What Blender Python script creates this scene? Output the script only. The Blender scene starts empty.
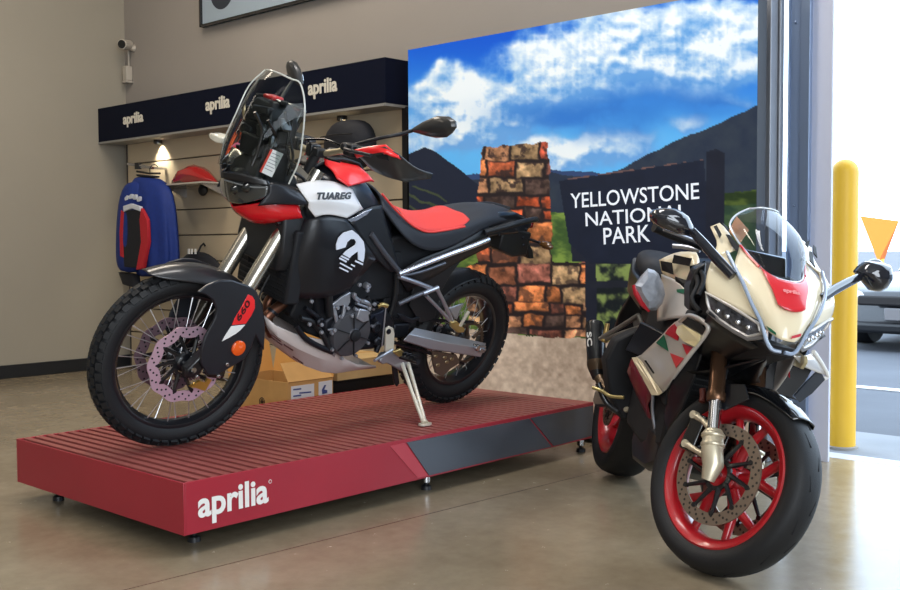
import bpy, bmesh, math, random
import numpy as np
from mathutils import Matrix, Vector
from math import sin, cos, pi, radians, atan2, sqrt
random.seed(7)
rng = np.random.default_rng(11)
SC = bpy.context.scene
COL = SC.collection

def lin(c):
    if isinstance(c, (int, float)): c = (c, c, c)
    o = []
    for v in c[:3]:
        v = v / 255.0
        o.append(v / 12.92 if v <= 0.04045 else ((v + 0.055) / 1.055) ** 2.4)
    return (o[0], o[1], o[2], 1.0)

# ---------------------------------------------------------------- camera
CO = Vector((-1.908300, -2.954200, 1.025100))
FOC = 1046.757
_p, _r, _y = 0.0481, -0.0053, 0.7445
CF = Vector((cos(_y) * cos(_p), sin(_y) * cos(_p), -sin(_p)))
_rt = CF.cross(Vector((0, 0, 1))).normalized()
_up = _rt.cross(CF)
CR = _rt * cos(_r) + _up * sin(_r)
CU = -_rt * sin(_r) + _up * cos(_r)
cam = bpy.data.objects.new('camera', bpy.data.cameras.new('camera'))
COL.objects.link(cam)
cam.matrix_world = Matrix(((CR.x, CU.x, -CF.x, CO.x), (CR.y, CU.y, -CF.y, CO.y), (CR.z, CU.z, -CF.z, CO.z), (0, 0, 0, 1)))
cam.data.sensor_width = 36.0
cam.data.lens = FOC * 36.0 / 900.0
cam.data.clip_start = 0.05
cam.data.clip_end = 300
SC.camera = cam

# ---------------------------------------------------------------- world, lights, exposure
SC.view_settings.view_transform = 'Standard'
SC.view_settings.look = 'None'
SC.view_settings.exposure = 0.0
SC.view_settings.gamma = 1.0
W = bpy.data.worlds.new('daylight')
SC.world = W
W.use_nodes = True
wb = W.node_tree.nodes['Background']
wb.inputs[0].default_value = (0.66, 0.82, 1.0, 1)
wb.inputs[1].default_value = 5.0

def area(name, loc, size, power, color, rot=(0, 0, 0), portal=False):
    L = bpy.data.lights.new(name, 'AREA')
    L.shape = 'RECTANGLE'
    L.size, L.size_y = size
    L.energy = power
    L.color = color
    o = bpy.data.objects.new(name, L)
    COL.objects.link(o)
    o.location = loc
    o.rotation_euler = rot
    if portal: L.cycles.is_portal = True
    return o
sun = bpy.data.objects.new('sun', bpy.data.lights.new('sun', 'SUN'))
COL.objects.link(sun)
sun.data.energy = 4.0
sun.data.color = (1, 0.95, 0.86)
sun.data.angle = radians(0.6)
sun.rotation_euler = Vector((0.80, 0.12, -0.62)).to_track_quat('-Z', 'Y').to_euler()
area('door_portal', (2.95, -2.9, 1.9), (4.0, 3.8), 1.0, (1, 1, 1), (0, radians(90), 0), True)
WARM = (1.0, 0.88, 0.73)
NEUT = (1.0, 0.96, 0.92)
COOL = (0.84, 0.92, 1.0)
area('ceiling_panel', (0.9, 2.6, 4.35), (2.4, 0.6), 84, WARM)
area('ceiling_panel', (-2.6, 2.9, 4.35), (2.4, 0.6), 26, WARM)
area('ceiling_panel', (0.9, -0.4, 4.35), (2.4, 0.6), 80, NEUT)
area('ceiling_panel', (-3.0, -1.2, 4.35), (2.4, 0.6), 14, NEUT)
area('cool_fill', (-3.2, -5.85, 2.0), (5.0, 3.0), 400, COOL, (radians(90), 0, 0))  # added fill light to brighten the side faces; this wall has no window
area('cool_fill', (-6.8, 1.5, 1.9), (3.0, 4.0), 6, COOL, (0, radians(-90), 0))  # weak added fill from the front wall, no window modelled

# ---------------------------------------------------------------- pixel rays into the place (used only to measure)
def ray(x, y): return CF + CR * ((x - 450) / FOC) + CU * ((295 - y) / FOC)
def onx(x, y, X): d = ray(x, y); return CO + d * ((X - CO.x) / d.x)
def ony(x, y, Y): d = ray(x, y); return CO + d * ((Y - CO.y) / d.y)
def onz(x, y, Z=0.0): d = ray(x, y); return CO + d * ((Z - CO.z) / d.z)

# ---------------------------------------------------------------- materials
MATS = {}
def mat(name, c, rough=0.5, metal=0.0, coat=0.0, spec=0.5, emis=None, es=0.0, var=0.0, vscale=8.0, bump=0.0, bscale=60.0,
        trans=0.0, alpha=1.0, ior=1.45, rvar=0.0):
    if name in MATS: return MATS[name]
    m = bpy.data.materials.new(name)
    m.use_nodes = True
    n, l = m.node_tree.nodes, m.node_tree.links
    b = n['Principled BSDF']
    base = lin(c)
    b.inputs['Base Color'].default_value = base
    b.inputs['Roughness'].default_value = rough
    b.inputs['Metallic'].default_value = metal
    b.inputs['Coat Weight'].default_value = coat
    b.inputs['Coat Roughness'].default_value = 0.06
    b.inputs['Specular IOR Level'].default_value = spec
    b.inputs['Transmission Weight'].default_value = trans
    b.inputs['IOR'].default_value = ior
    b.inputs['Alpha'].default_value = alpha
    if emis is not None:
        b.inputs['Emission Color'].default_value = lin(emis)
        b.inputs['Emission Strength'].default_value = es
    if var or bump or rvar:
        tc = n.new('ShaderNodeTexCoord')
        if var or rvar:
            nz = n.new('ShaderNodeTexNoise')
            nz.inputs['Scale'].default_value = vscale
            nz.inputs['Detail'].default_value = 6
            l.new(tc.outputs['Object'], nz.inputs['Vector'])
            rp = n.new('ShaderNodeValToRGB')
            rp.color_ramp.elements[0].position = 0.3
            rp.color_ramp.elements[1].position = 0.7
            rp.color_ramp.elements[0].color = tuple(v * (1 - var) for v in base[:3]) + (1,)
            rp.color_ramp.elements[1].color = tuple(min(1, v * (1 + var)) for v in base[:3]) + (1,)
            l.new(nz.outputs['Fac'], rp.inputs['Fac'])
            if var: l.new(rp.outputs['Color'], b.inputs['Base Color'])
            if rvar:
                mr = n.new('ShaderNodeMapRange')
                mr.inputs['From Min'].default_value = 0.3
                mr.inputs['From Max'].default_value = 0.7
                mr.inputs['To Min'].default_value = max(0.02, rough - rvar)
                mr.inputs['To Max'].default_value = rough + rvar
                l.new(nz.outputs['Fac'], mr.inputs['Value'])
                l.new(mr.outputs['Result'], b.inputs['Roughness'])
        if bump:
            nb = n.new('ShaderNodeTexNoise')
            nb.inputs['Scale'].default_value = bscale
            nb.inputs['Detail'].default_value = 3
            l.new(tc.outputs['Object'], nb.inputs['Vector'])
            bp = n.new('ShaderNodeBump')
            bp.inputs['Strength'].default_value = bump
            bp.inputs['Distance'].default_value = 0.004
            l.new(nb.outputs['Fac'], bp.inputs['Height'])
            l.new(bp.outputs['Normal'], b.inputs['Normal'])
    MATS[name] = m
    return m

def glass_mat(name, c, alpha, rough=0.03):
    """thin clear plastic sheet: mostly see-through, glossy at glancing angles"""
    if name in MATS: return MATS[name]
    m = bpy.data.materials.new(name)
    m.use_nodes = True
    n, l = m.node_tree.nodes, m.node_tree.links
    n.remove(n['Principled BSDF'])
    tr = n.new('ShaderNodeBsdfTransparent')
    tr.inputs['Color'].default_value = lin(c)
    gl = n.new('ShaderNodeBsdfGlossy')
    gl.inputs['Roughness'].default_value = rough
    fr = n.new('ShaderNodeLayerWeight')
    fr.inputs['Blend'].default_value = alpha
    mx = n.new('ShaderNodeMixShader')
    l.new(fr.outputs['Fresnel'], mx.inputs[0])
    l.new(tr.outputs[0], mx.inputs[1])
    l.new(gl.outputs[0], mx.inputs[2])
    l.new(mx.outputs[0], n['Material Output'].inputs['Surface'])
    MATS[name] = m
    return m

# ---------------------------------------------------------------- objects
def props(o, label=None, cat=None, group=None, kind=None):
    if label: o['label'] = label
    if cat: o['category'] = cat
    if group: o['group'] = group
    if kind: o['kind'] = kind
    return o

def thing(name, label, cat, loc=(0, 0, 0), rot=(0, 0, 0), group=None, M=None):
    o = bpy.data.objects.new(name, None)
    COL.objects.link(o)
    o.empty_display_size = 0.1
    if M is not None: o.matrix_world = M
    else:
        o.location = loc
        o.rotation_euler = rot
    return props(o, label, cat, group)

def copy_tree(o, parent=None):
    c = o.copy()
    COL.objects.link(c)
    if parent is not None:
        c.parent = parent
    for ch in list(o.children):
        copy_tree(ch, c)
    return c

class MB:
    """collects shapes into one mesh"""
    def __init__(self): self.v, self.f, self.mi = [], [], []
    def add(self, vs, fs, mi=0):
        b = len(self.v)
        self.v += [Vector(p) for p in vs]
        self.f += [tuple(b + i for i in f) for f in fs]
        self.mi += [mi] * len(fs)
        return self
    def box(self, c, s, M=None, mi=0):
        c = Vector(c); x, y, z = [k / 2 for k in s]
        vs = [Vector((a * x, b * y, d * z)) for a in (-1, 1) for b in (-1, 1) for d in (-1, 1)]
        if M is not None: vs = [M @ p for p in vs]
        return self.add([c + p for p in vs], [(0, 1, 3, 2), (4, 6, 7, 5), (0, 4, 5, 1), (2, 3, 7, 6), (0, 2, 6, 4), (1, 5, 7, 3)], mi)
    def tube(self, pts, r, n=12, closed=False, caps=True, mi=0, flat=1.0):
        pts = [Vector(p) for p in pts]
        k = len(pts)
        rs = list(r) if isinstance(r, (list, tuple)) else [r] * k
        vs, fs = [], []
        prev = None
        for i, p in enumerate(pts):
            if closed: t = pts[(i + 1) % k] - pts[i - 1]
            elif i == 0: t = pts[1] - pts[0]
            elif i == k - 1: t = pts[-1] - pts[-2]
            else: t = (pts[i + 1] - p).normalized() + (p - pts[i - 1]).normalized()
            t = t.normalized() if t.length > 1e-9 else Vector((0, 0, 1))
            if prev is None:
                a = Vector((0, 0, 1)) if abs(t.z) < 0.9 else Vector((0, 1, 0))
                u = a - t * a.dot(t)
            else: u = prev - t * prev.dot(t)
            u.normalize(); prev = u
            w = t.cross(u)
            for j in range(n):
                a = 2 * pi * j / n
                vs.append(p + (u * cos(a) + w * (sin(a) * flat)) * rs[i])
        m = k if closed else k - 1
        for i in range(m):
            for j in range(n):
                a, b = i * n + j, i * n + (j + 1) % n
                c, d = ((i + 1) % k) * n + (j + 1) % n, ((i + 1) % k) * n + j
                fs.append((a, b, c, d))
        if caps and not closed:
            fs.append(tuple(range(n))[::-1]); fs.append(tuple((k - 1) * n + j for j in range(n)))
        return self.add(vs, fs, mi)
    def lathe(self, prof, o=(0, 0, 0), ax=(0, 1, 0), n=48, closed=False, mi=0, a0=0.0, a1=2 * pi):
        """prof: (radius, distance along ax)"""
        o, ax = Vector(o), Vector(ax).normalized()
        u = Vector((1, 0, 0)) if abs(ax.x) < 0.9 else Vector((0, 0, 1))
        u = (u - ax * u.dot(ax)).normalized(); w = ax.cross(u)
        full = abs(a1 - a0 - 2 * pi) < 1e-6
        m = n if full else n + 1
        vs, fs = [], []
        for (r, h) in prof:
            for j in range(m):
                a = a0 + (a1 - a0) * j / n
                vs.append(o + ax * h + (u * cos(a) + w * sin(a)) * r)
        k = len(prof)
        for i in range(k if closed else k - 1):
            i2 = (i + 1) % k
            for j in range(n):
                j2 = (j + 1) % m
                fs.append((i * m + j, i * m + j2, i2 * m + j2, i2 * m + j))
        if not closed and full:
            if prof[0][0] > 1e-5: fs.append(tuple(range(m))[::-1])
            if prof[-1][0] > 1e-5: fs.append(tuple((k - 1) * m + j for j in range(m)))
        return self.add(vs, fs, mi)
    def disc(self, o, ax, r, t, n=32, mi=0):
        return self.lathe([(r, -t / 2), (r, t / 2)], o, ax, n, mi=mi)
    def ball(self, c, r, n=16, mi=0, M=None):
        if isinstance(r, (int, float)): r = (r, r, r)
        c = Vector(c)
        vs, fs = [], []
        k = n // 2
        for i in range(k + 1):
            t = pi * i / k
            for j in range(n):
                a = 2 * pi * j / n
                p = Vector((sin(t) * cos(a) * r[0], sin(t) * sin(a) * r[1], cos(t) * r[2]))
                if M is not None: p = M @ p
                vs.append(c + p)
        for i in range(k):
            for j in range(n):
                fs.append((i * n + j, (i + 1) * n + j, (i + 1) * n + (j + 1) % n, i * n + (j + 1) % n))
        return self.add(vs, fs, mi)
    def plate(self, pts, t, mi=0, d=None):
        """flat or slightly bent polygon thickened by t against its own normal (or along d)"""
        pts = [Vector(p) for p in pts]
        if d is None:
            nrm = Vector((0, 0, 0))
            for i in range(len(pts)):
                a, b = pts[i], pts[(i + 1) % len(pts)]
                nrm += a.cross(b)
            d = nrm.normalized()
        else: d = Vector(d).normalized()
        k = len(pts)
        vs = pts + [p + d * t for p in pts]
        fs = [tuple(range(k))[::-1], tuple(range(k, 2 * k))]
        fs += [(i, (i + 1) % k, k + (i + 1) % k, k + i) for i in range(k)]
        return self.add(vs, fs, mi)
    def grid(self, rows, mi=0, closed=False):
        """surface through rows of points (all rows the same length)"""
        n = len(rows[0]); vs = [p for r in rows for p in r]
        fs = []
        for i in range(len(rows) - 1):
            for j in range(n if closed else n - 1):
                j2 = (j + 1) % n
                fs.append((i * n + j, i * n + j2, (i + 1) * n + j2, (i + 1) * n + j))
        return self.add(vs, fs, mi)
    def loft(self, secs, mi=0):
        """closed rings joined into a solid with end caps"""
        n = len(secs[0])
        self.grid(secs, mi, True)
        b = len(self.v) - n * len(secs)
        self.f += [tuple(b + i for i in range(n))[::-1], tuple(b + (len(secs) - 1) * n + i for i in range(n))]
        self.mi += [mi, mi]
        return self
    def mirror(self, both=True):
        k = len(self.v)
        mv = [Vector((p.x, -p.y, p.z)) for p in self.v]
        mf = [tuple(i for i in f[::-1]) for f in self.f]
        if both: return self.add(mv, mf)
        self.v, self.f = mv, mf
        return self
    def xf(self, M):
        self.v = [M @ p for p in self.v]
        return self
    def build(self, name, m, parent=None, smooth=40, bevel=0.0, bseg=2, sub=0, solid=0.0, soff=-1.0, weld=False, normals=True, label=None):
        me = bpy.data.meshes.new(name)
        me.from_pydata([tuple(p) for p in self.v], [], self.f)
        ms = m if isinstance(m, (list, tuple)) else [m]
        for k in ms: me.materials.append(k)
        if len(ms) > 1:
            mi = (self.mi + [0] * len(self.f))[:len(self.f)]
            me.polygons.foreach_set('material_index', mi)
        if weld or normals:
            bm = bmesh.new(); bm.from_mesh(me)
            if weld: bmesh.ops.remove_doubles(bm, verts=bm.verts, dist=1e-4)
            if normals: bmesh.ops.recalc_face_normals(bm, faces=bm.faces)
            if sub:
                cl = bm.verts.layers.float.new('crease_vert')
                for v in bm.verts:
                    be = [e for e in v.link_edges if len(e.link_faces) == 1]
                    if len(be) == 2:
                        d0 = be[0].other_vert(v).co - v.co; d1 = be[1].other_vert(v).co - v.co
                        if d0.length > 1e-7 and d1.length > 1e-7 and d0.angle(d1) < radians(148): v[cl] = 1.0
            bm.to_mesh(me); bm.free()
        o = bpy.data.objects.new(name, me)
        COL.objects.link(o)
        if parent is not None: o.parent = parent
        if sub:
            s = o.modifiers.new('subsurf', 'SUBSURF'); s.levels = s.render_levels = sub; s.boundary_smooth = 'PRESERVE_CORNERS'
        if solid:
            s = o.modifiers.new('solidify', 'SOLIDIFY'); s.thickness = solid; s.offset = soff
        if bevel:
            s = o.modifiers.new('bevel', 'BEVEL'); s.width = bevel; s.segments = bseg
            s.limit_method = 'ANGLE'; s.angle_limit = radians(35); s.use_clamp_overlap = True
        if smooth:
            me.shade_smooth()
            if not sub: me.set_sharp_from_angle(angle=radians(smooth))
        if label: o['label'] = label
        return o

def text_mesh(s, size=1.0, bold=0.0, shear=0.0, space=1.0, depth=0.002, align='LEFT'):
    """lettering as plain mesh data, in the XY plane, facing +Z: returns verts, faces"""
    cu = bpy.data.curves.new('text', 'FONT')
    cu.body = s
    cu.size = size
    cu.offset = bold
    cu.shear = shear
    cu.space_character = space
    cu.extrude = depth / 2
    cu.align_x = align
    cu.resolution_u = 4
    o = bpy.data.objects.new('text', cu)
    COL.objects.link(o)
    dg = bpy.context.evaluated_depsgraph_get()
    me = bpy.data.meshes.new_from_object(o.evaluated_get(dg))
    vs = [v.co.copy() for v in me.vertices]
    fs = [tuple(p.vertices) for p in me.polygons]
    bpy.data.objects.remove(o)
    bpy.data.meshes.remove(me)
    bpy.data.curves.remove(cu)
    return vs, fs

def text_fit(s, width, height, **kw):
    """lettering scaled to a box width x height with its lower left at the origin"""
    vs, fs = text_mesh(s, **kw)
    x0, x1 = min(v.x for v in vs), max(v.x for v in vs)
    y0, y1 = min(v.y for v in vs), max(v.y for v in vs)
    sx, sy = width / (x1 - x0), height / (y1 - y0)
    return [Vector(((v.x - x0) * sx, (v.y - y0) * sy, v.z)) for v in vs], fs

def frame(o, x, y):
    """matrix with origin o, x and y directions (z = normal towards the reader)"""
    x = Vector(x).normalized(); y = Vector(y); y = (y - x * y.dot(x)).normalized(); z = x.cross(y)
    o = Vector(o)
    return Matrix(((x.x, y.x, z.x, o.x), (x.y, y.y, z.y, o.y), (x.z, y.z, z.z, o.z), (0, 0, 0, 1)))
# ================================================================ MATERIALS IN USE
BLACK = mat('black_plastic', (24, 25, 28), 0.45)
SATIN = mat('satin_black', (20, 21, 25), 0.28, coat=0.3)
GLOSSBLK = mat('gloss_black', (12, 13, 16), 0.12, coat=0.8)
RUBBER = mat('tyre_rubber', (18, 19, 22), 0.62, bump=0.15, bscale=220)
STEEL = mat('bare_steel', (190, 190, 192), 0.25, 1.0)
ALU = mat('cast_aluminium', (170, 172, 178), 0.38, 1.0)
WHITEP = mat('white_paint', (232, 230, 226), 0.3)
MATTEBLK = mat('matte_black', (14, 15, 20), 0.7)

# ================================================================ SETTING
def structure(mb, name, m, **kw):
    o = mb.build(name, m, **kw)
    o['kind'] = 'structure'
    return o

# floor: polished warm concrete
FL = bpy.data.materials.new('polished_concrete'); FL.use_nodes = True
n, l = FL.node_tree.nodes, FL.node_tree.links
b = n['Principled BSDF']
tc = n.new('ShaderNodeTexCoord')
def noise(scale, det=6, rough=0.6):
    z = n.new('ShaderNodeTexNoise'); z.inputs['Scale'].default_value = scale; z.inputs['Detail'].default_value = det
    z.inputs['Roughness'].default_value = rough
    l.new(tc.outputs['Object'], z.inputs['Vector']); return z
def ramp(src, stops):
    r = n.new('ShaderNodeValToRGB')
    e = r.color_ramp.elements
    while len(e) < len(stops): e.new(0.5)
    for k, (p_, c_) in enumerate(stops): e[k].position = p_; e[k].color = c_
    l.new(src, r.inputs['Fac']); return r
n1 = noise(1.3, 8, 0.65); n2 = noise(14, 6, 0.7); n3 = noise(90, 3, 0.6)
r1 = ramp(n1.outputs['Fac'], [(0.28, lin((120, 108, 89))), (0.5, lin((140, 127, 106))), (0.72, lin((154, 142, 122)))])
r2 = ramp(n2.outputs['Fac'], [(0.3, (0.90, 0.89, 0.88, 1)), (0.6, (1.02, 1.02, 1.01, 1)), (0.8, (1.06, 1.06, 1.06, 1))])
mx = n.new('ShaderNodeMix'); mx.data_type = 'RGBA'; mx.blend_type = 'MULTIPLY'; mx.inputs[0].default_value = 1
l.new(r1.outputs[0], mx.inputs[6]); l.new(r2.outputs[0], mx.inputs[7])
# one saw-cut control joint
j0, j1 = onz(300, 546), onz(500, 496)
jn = Vector((-(j1 - j0).y, (j1 - j0).x, 0)).normalized()
dp = n.new('ShaderNodeVectorMath'); dp.operation = 'DOT_PRODUCT'; dp.inputs[1].default_value = jn
l.new(tc.outputs['Object'], dp.inputs[0])
sb = n.new('ShaderNodeMath'); sb.operation = 'SUBTRACT'; sb.inputs[1].default_value = jn.dot(j0); l.new(dp.outputs['Value'], sb.inputs[0])
ab = n.new('ShaderNodeMath'); ab.operation = 'ABSOLUTE'; l.new(sb.outputs[0], ab.inputs[0])
lt = n.new('ShaderNodeMath'); lt.operation = 'LESS_THAN'; lt.inputs[1].default_value = 0.0028; l.new(ab.outputs[0], lt.inputs[0])
mj = n.new('ShaderNodeMix'); mj.data_type = 'RGBA'; l.new(lt.outputs[0], mj.inputs[0]); l.new(mx.outputs[2], mj.inputs[6]); mj.inputs[7].default_value = lin((72, 58, 48))
l.new(mj.outputs[2], b.inputs['Base Color'])
rr = n.new('ShaderNodeMapRange'); rr.inputs['From Min'].default_value = 0.3; rr.inputs['From Max'].default_value = 0.7
rr.inputs['To Min'].default_value = 0.17; rr.inputs['To Max'].default_value = 0.28
l.new(n2.outputs['Fac'], rr.inputs['Value']); l.new(rr.outputs[0], b.inputs['Roughness'])
b.inputs['Specular IOR Level'].default_value = 0.7
bp = n.new('ShaderNodeBump'); bp.inputs['Strength'].default_value = 0.06; bp.inputs['Distance'].default_value = 0.003
l.new(n2.outputs['Fac'], bp.inputs['Height']); l.new(bp.outputs[0], b.inputs['Normal'])

XW, YL, ZC = 2.80, 5.10, 4.4          # back wall, left wall, ceiling
XF, YR = -7.0, -6.0
structure(MB().box(((XF + 2.97) / 2, (YL + YR) / 2, -0.05), (2.97 - XF, YL - YR, 0.1)), 'floor', FL)
WALL = mat('painted_wall', (150, 143, 136), 0.75, var=0.03, vscale=1.5, bump=0.1, bscale=140)
WALLL = mat('painted_wall_light', (154, 147, 133), 0.7, var=0.03, vscale=1.0, bump=0.1, bscale=140)
CEIL = mat('white_ceiling', (205, 203, 198), 0.9)
YD0, YD1, ZD = -0.99, -4.8, 3.9         # the roll-up door opening
wbk = MB()
wbk.box((XW + 0.1, (YL + 0.2 - 0.63) / 2, ZC / 2), (0.2, YL + 0.2 + 0.63, ZC))
wbk.box((XW + 0.1, (YD1 + YR) / 2, ZC / 2), (0.2, YD1 - YR, ZC))
wbk.box((XW + 0.1, (-0.63 + YD1) / 2, (ZD + ZC) / 2), (0.2, -0.63 - YD1, ZC - ZD))
structure(wbk, 'wall_back', WALL)
structure(MB().box(((XF + XW) / 2, YL + 0.1, ZC / 2), (XW - XF, 0.2, ZC)), 'wall_left', WALLL)
structure(MB().box(((XF + XW) / 2, YR - 0.1, ZC / 2), (XW - XF, 0.2, ZC)), 'wall_right', WALL)
structure(MB().box((XF - 0.1, (YL + YR) / 2, ZC / 2), (0.2, YL - YR + 0.4, ZC)), 'wall_front', WALL)
structure(MB().box(((XF + XW) / 2, (YL + YR) / 2, ZC + 0.05), (XW - XF + 0.4, YL - YR + 0.4, 0.1)), 'ceiling', CEIL)
structure(MB().box(((XF + XW) / 2, YL - 0.008, 0.052), (XW - XF, 0.016, 0.104)), 'baseboard_left', mat('dark_baseboard', (28, 30, 34), 0.5), bevel=0.003)

# ---- door frame: galvanised posts and the roll-up track
GALV = mat('galvanised_steel', (150, 152, 158), 0.45, 0.6, var=0.06, vscale=5)
PALE = mat('pale_painted_steel', (196, 198, 212), 0.5)
def yx(x): return onx(x, 300, XW).y
def yx2(x, X): return onx(x, 300, X).y
jb = MB()
y0 = yx2(757, 2.66); y1 = yx2(776.5, 2.74); y2 = yx2(782, 2.78)
jb.box((2.70, (y0 + y1) / 2, ZD / 2), (0.08, y0 - y1, ZD))
jb.box((2.77, (y1 + 0.03 + y2) / 2, ZD / 2), (0.02, y1 + 0.03 - y2, ZD))
jb.box((2.745, yx2(778.5, 2.745), ZD / 2), (0.03, 0.012, ZD))
structure(jb, 'trim_1', GALV, bevel=0.004)
tr = MB()
ya, yb_, yc = yx2(785.5, 2.80), yx2(800, 2.815), yx2(808, 2.80)
tr.box((2.805, ya - 0.004, ZD / 2), (0.010, 0.008, ZD))
tr.box((2.815, (ya + yb_) / 2, ZD / 2), (0.010, ya - yb_, ZD))
tr.box((2.805, (yb_ + yc) / 2, ZD / 2), (0.03, yb_ - yc, ZD))
for z in (1.2, 2.05, 2.9):
    tr.lathe([(0.007, 0), (0.007, 0.006), (0.004, 0.009)], (2.81, (ya + yb_) / 2, z), (-1, 0, 0), 10)
structure(tr, 'trim_2', mat('track_steel', (140, 156, 182), 0.35, 0.7), bevel=0.002)
pj_ = MB()
yd_, ye = yx2(806, XW + 0.05), yx2(831.5, XW + 0.07)
pj_.box((XW + 0.06, (yd_ + ye) / 2, ZD / 2), (0.02, yd_ - ye, ZD))
for z in (0.55, 1.35, 2.1): pj_.lathe([(0.006, 0), (0.006, 0.006), (0.003, 0.008)], (XW + 0.05, yd_ - 0.012, z), (-1, 0, 0), 10)
structure(pj_, 'trim_3', PALE, bevel=0.002)
structure(MB().box((3.03, (YD0 + YD1) / 2 + 0.10, -0.03), (0.12, YD0 - YD1 + 0.2, 0.064)), 'trim_4', mat('door_sill', (190, 194, 204), 0.4), bevel=0.006)

# ---- outdoors
structure(MB().box((3.44, -2.0, -0.06), (0.70, 40, 0.1)), 'pavement', mat('pale_concrete', (128, 131, 136), 0.85, var=0.08, vscale=3, bump=0.2))
structure(MB().box((63.75, 0, -0.11), (120, 160, 0.1)), 'ground', mat('asphalt', (84, 87, 94), 0.9, var=0.12, vscale=1.2, bump=0.3))
structure(MB().box((5.9, 0.4, -0.055), (0.12, 4.5, 0.006)), 'ground_line_paint', mat('road_paint', (222, 222, 222), 0.7))

# ---- bollard
bl = onz(840, 446.5)
bo = thing('bollard', 'yellow round-topped bollard just outside the open door', 'bollard', (bl.x + 0.02, bl.y, -0.01))
YEL = mat('yellow_plastic', (226, 176, 44), 0.45, bump=0.06, bscale=9)
R = 0.066
prof = [(R, 0), (R, 1.385)] + [(R * cos(a), 1.385 + R * 1.0 * sin(a)) for a in [pi / 2 * k / 8 for k in range(1, 9)]]
MB().lathe(prof, (0, 0, 0), (0, 0, 1), 40).build('sleeve', YEL, bo, smooth=50)
MB().lathe([(R + 0.012, -0.002), (R + 0.012, 0.012), (R, 0.016)], (0, 0, 0), (0, 0, 1), 40).build('base_ring', mat('grout', (150, 146, 140), 0.9), bo)

# ---- car in the car park
def car():
    t = thing('car', 'dark grey car parked outside beyond the yellow bollard', 'car', (8.55, 0.55, -0.06))
    paint = mat('dark_car_paint', (30, 33, 40), 0.25, 0.3, coat=0.8)
    # local x backwards from the nose, y left/right, z up
    ys = [-0.92, -0.88, -0.5, 0, 0.5, 0.88, 0.92]
    def sec(x, zt, zb, w, cr):
        top = [(x + cr * (abs(a) ** 3), a * w, zt - 0.06 * abs(a) ** 3) for a in (-1, -0.75, -0.4, 0, 0.4, 0.75, 1)]
        bot = [(x + cr * (abs(a) ** 3), a * w, zb) for a in (1, 0.75, 0.4, 0, -0.4, -0.75, -1)]
        return top + bot
    secs = [sec(0.0, 0.50, 0.20, 0.86, 0.22), sec(0.05, 0.60, 0.18, 0.90, 0.2), sec(0.22, 0.67, 0.18, 0.93, 0.1), sec(1.15, 0.78, 0.18, 0.94, 0),
            sec(2.9, 0.80, 0.18, 0.95, 0), sec(4.0, 0.82, 0.18, 0.94, -0.05), sec(4.5, 0.76, 0.22, 0.88, -0.2)]
    MB().loft(secs).build('body', paint, t, bevel=0.03)
    cab = [[(1.4, -0.74, 0.76), (1.4, 0.74, 0.76), (4.2, 0.74, 0.80), (4.2, -0.74, 0.80)], [(2.3, -0.58, 1.2), (2.3, 0.58, 1.2), (3.7, 0.56, 1.22), (3.7, -0.56, 1.22)]]
    MB().loft(cab).build('cabin', mat('car_glass', (30, 36, 42), 0.05, coat=1), t, bevel=0.05)
    MB().box((-0.01, 0, 0.51), (0.06, 1.15, 0.10)).build('grille', MATTEBLK, t, bevel=0.02)
    MB().box((-0.02, 0.05, 0.38), (0.03, 0.52, 0.12)).build('number_plate', mat('plate_grey', (96, 98, 104), 0.4), t, bevel=0.008)
    MB().box((0.02, 0, 0.24), (0.14, 1.6, 0.1)).build('bumper_lip', BLACK, t, bevel=0.03)
    for s in (-1, 1):
        MB().ball((0.16, s * 0.70, 0.54), (0.12, 0.18, 0.06), 16).build('headlight', mat('lamp_glass', (190, 198, 206), 0.08, coat=1), t)
        for x in (0.95, 3.6):
            MB().lathe([(0.18, 0.1), (0.2, 0.11), (0.33, 0.11), (0.345, 0.08), (0.345, -0.08), (0.33, -0.11), (0.18, -0.1)], (x, s * 0.86, 0.345 - 0.0), (0, 1, 0), 32).build('wheel', RUBBER, t)
        MB().ball((1.55, s * 1.0, 0.84), (0.08, 0.09, 0.06), 12).build('side_mirror', paint, t)
car()
# ---- yellow canopy far outside
def at_depth(x, y, X): return onx(x, y, X)
cy = thing('canopy', 'pale yellow and orange wedge-shaped roof canopy beyond the parked car', 'canopy', at_depth(877, 262, 16.0))
base = Vector(cy.location)
pts = [at_depth(860, 216, 16.0) - base, at_depth(899, 221, 16.0) - base, at_depth(899, 221, 17.2) - base, at_depth(860, 216, 17.2) - base]
tip = [Vector((0, -0.02, 0)), Vector((0.3, 0, 0))]
m_ = MB()
m_.add(pts + tip, [(0, 1, 2, 3), (0, 4, 1), (3, 2, 5), (1, 4, 5, 2), (0, 3, 5, 4)])
m_.build('roof', mat('orange_panel', (226, 116, 34), 0.6), cy)
MB().tube([(0.15, 0, 0.05), (0.15, 0, -base.z - 0.05)], 0.06).build('post', mat('yellow_post', (240, 210, 90), 0.6), cy)
# ================================================================ DISPLAY PLATFORM
PL_L, PL_W, PL_T = 2.338, 1.2055, 0.2462
PL_B = PL_T - 0.1762
pf = thing('display_platform', 'low red ribbed display platform under the adventure motorcycle', 'platform', (0, 0, 0))
REDM = mat('red_metal', (156, 38, 52), 0.4, var=0.05, vscale=3)
REDT = mat('red_deck', (146, 76, 72), 0.45, var=0.05, vscale=4)  # pinkish sheen reflected from the wall is mixed into this red
DGREY = mat('dark_grey_panel', (78, 82, 90), 0.32, 0.3)
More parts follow.
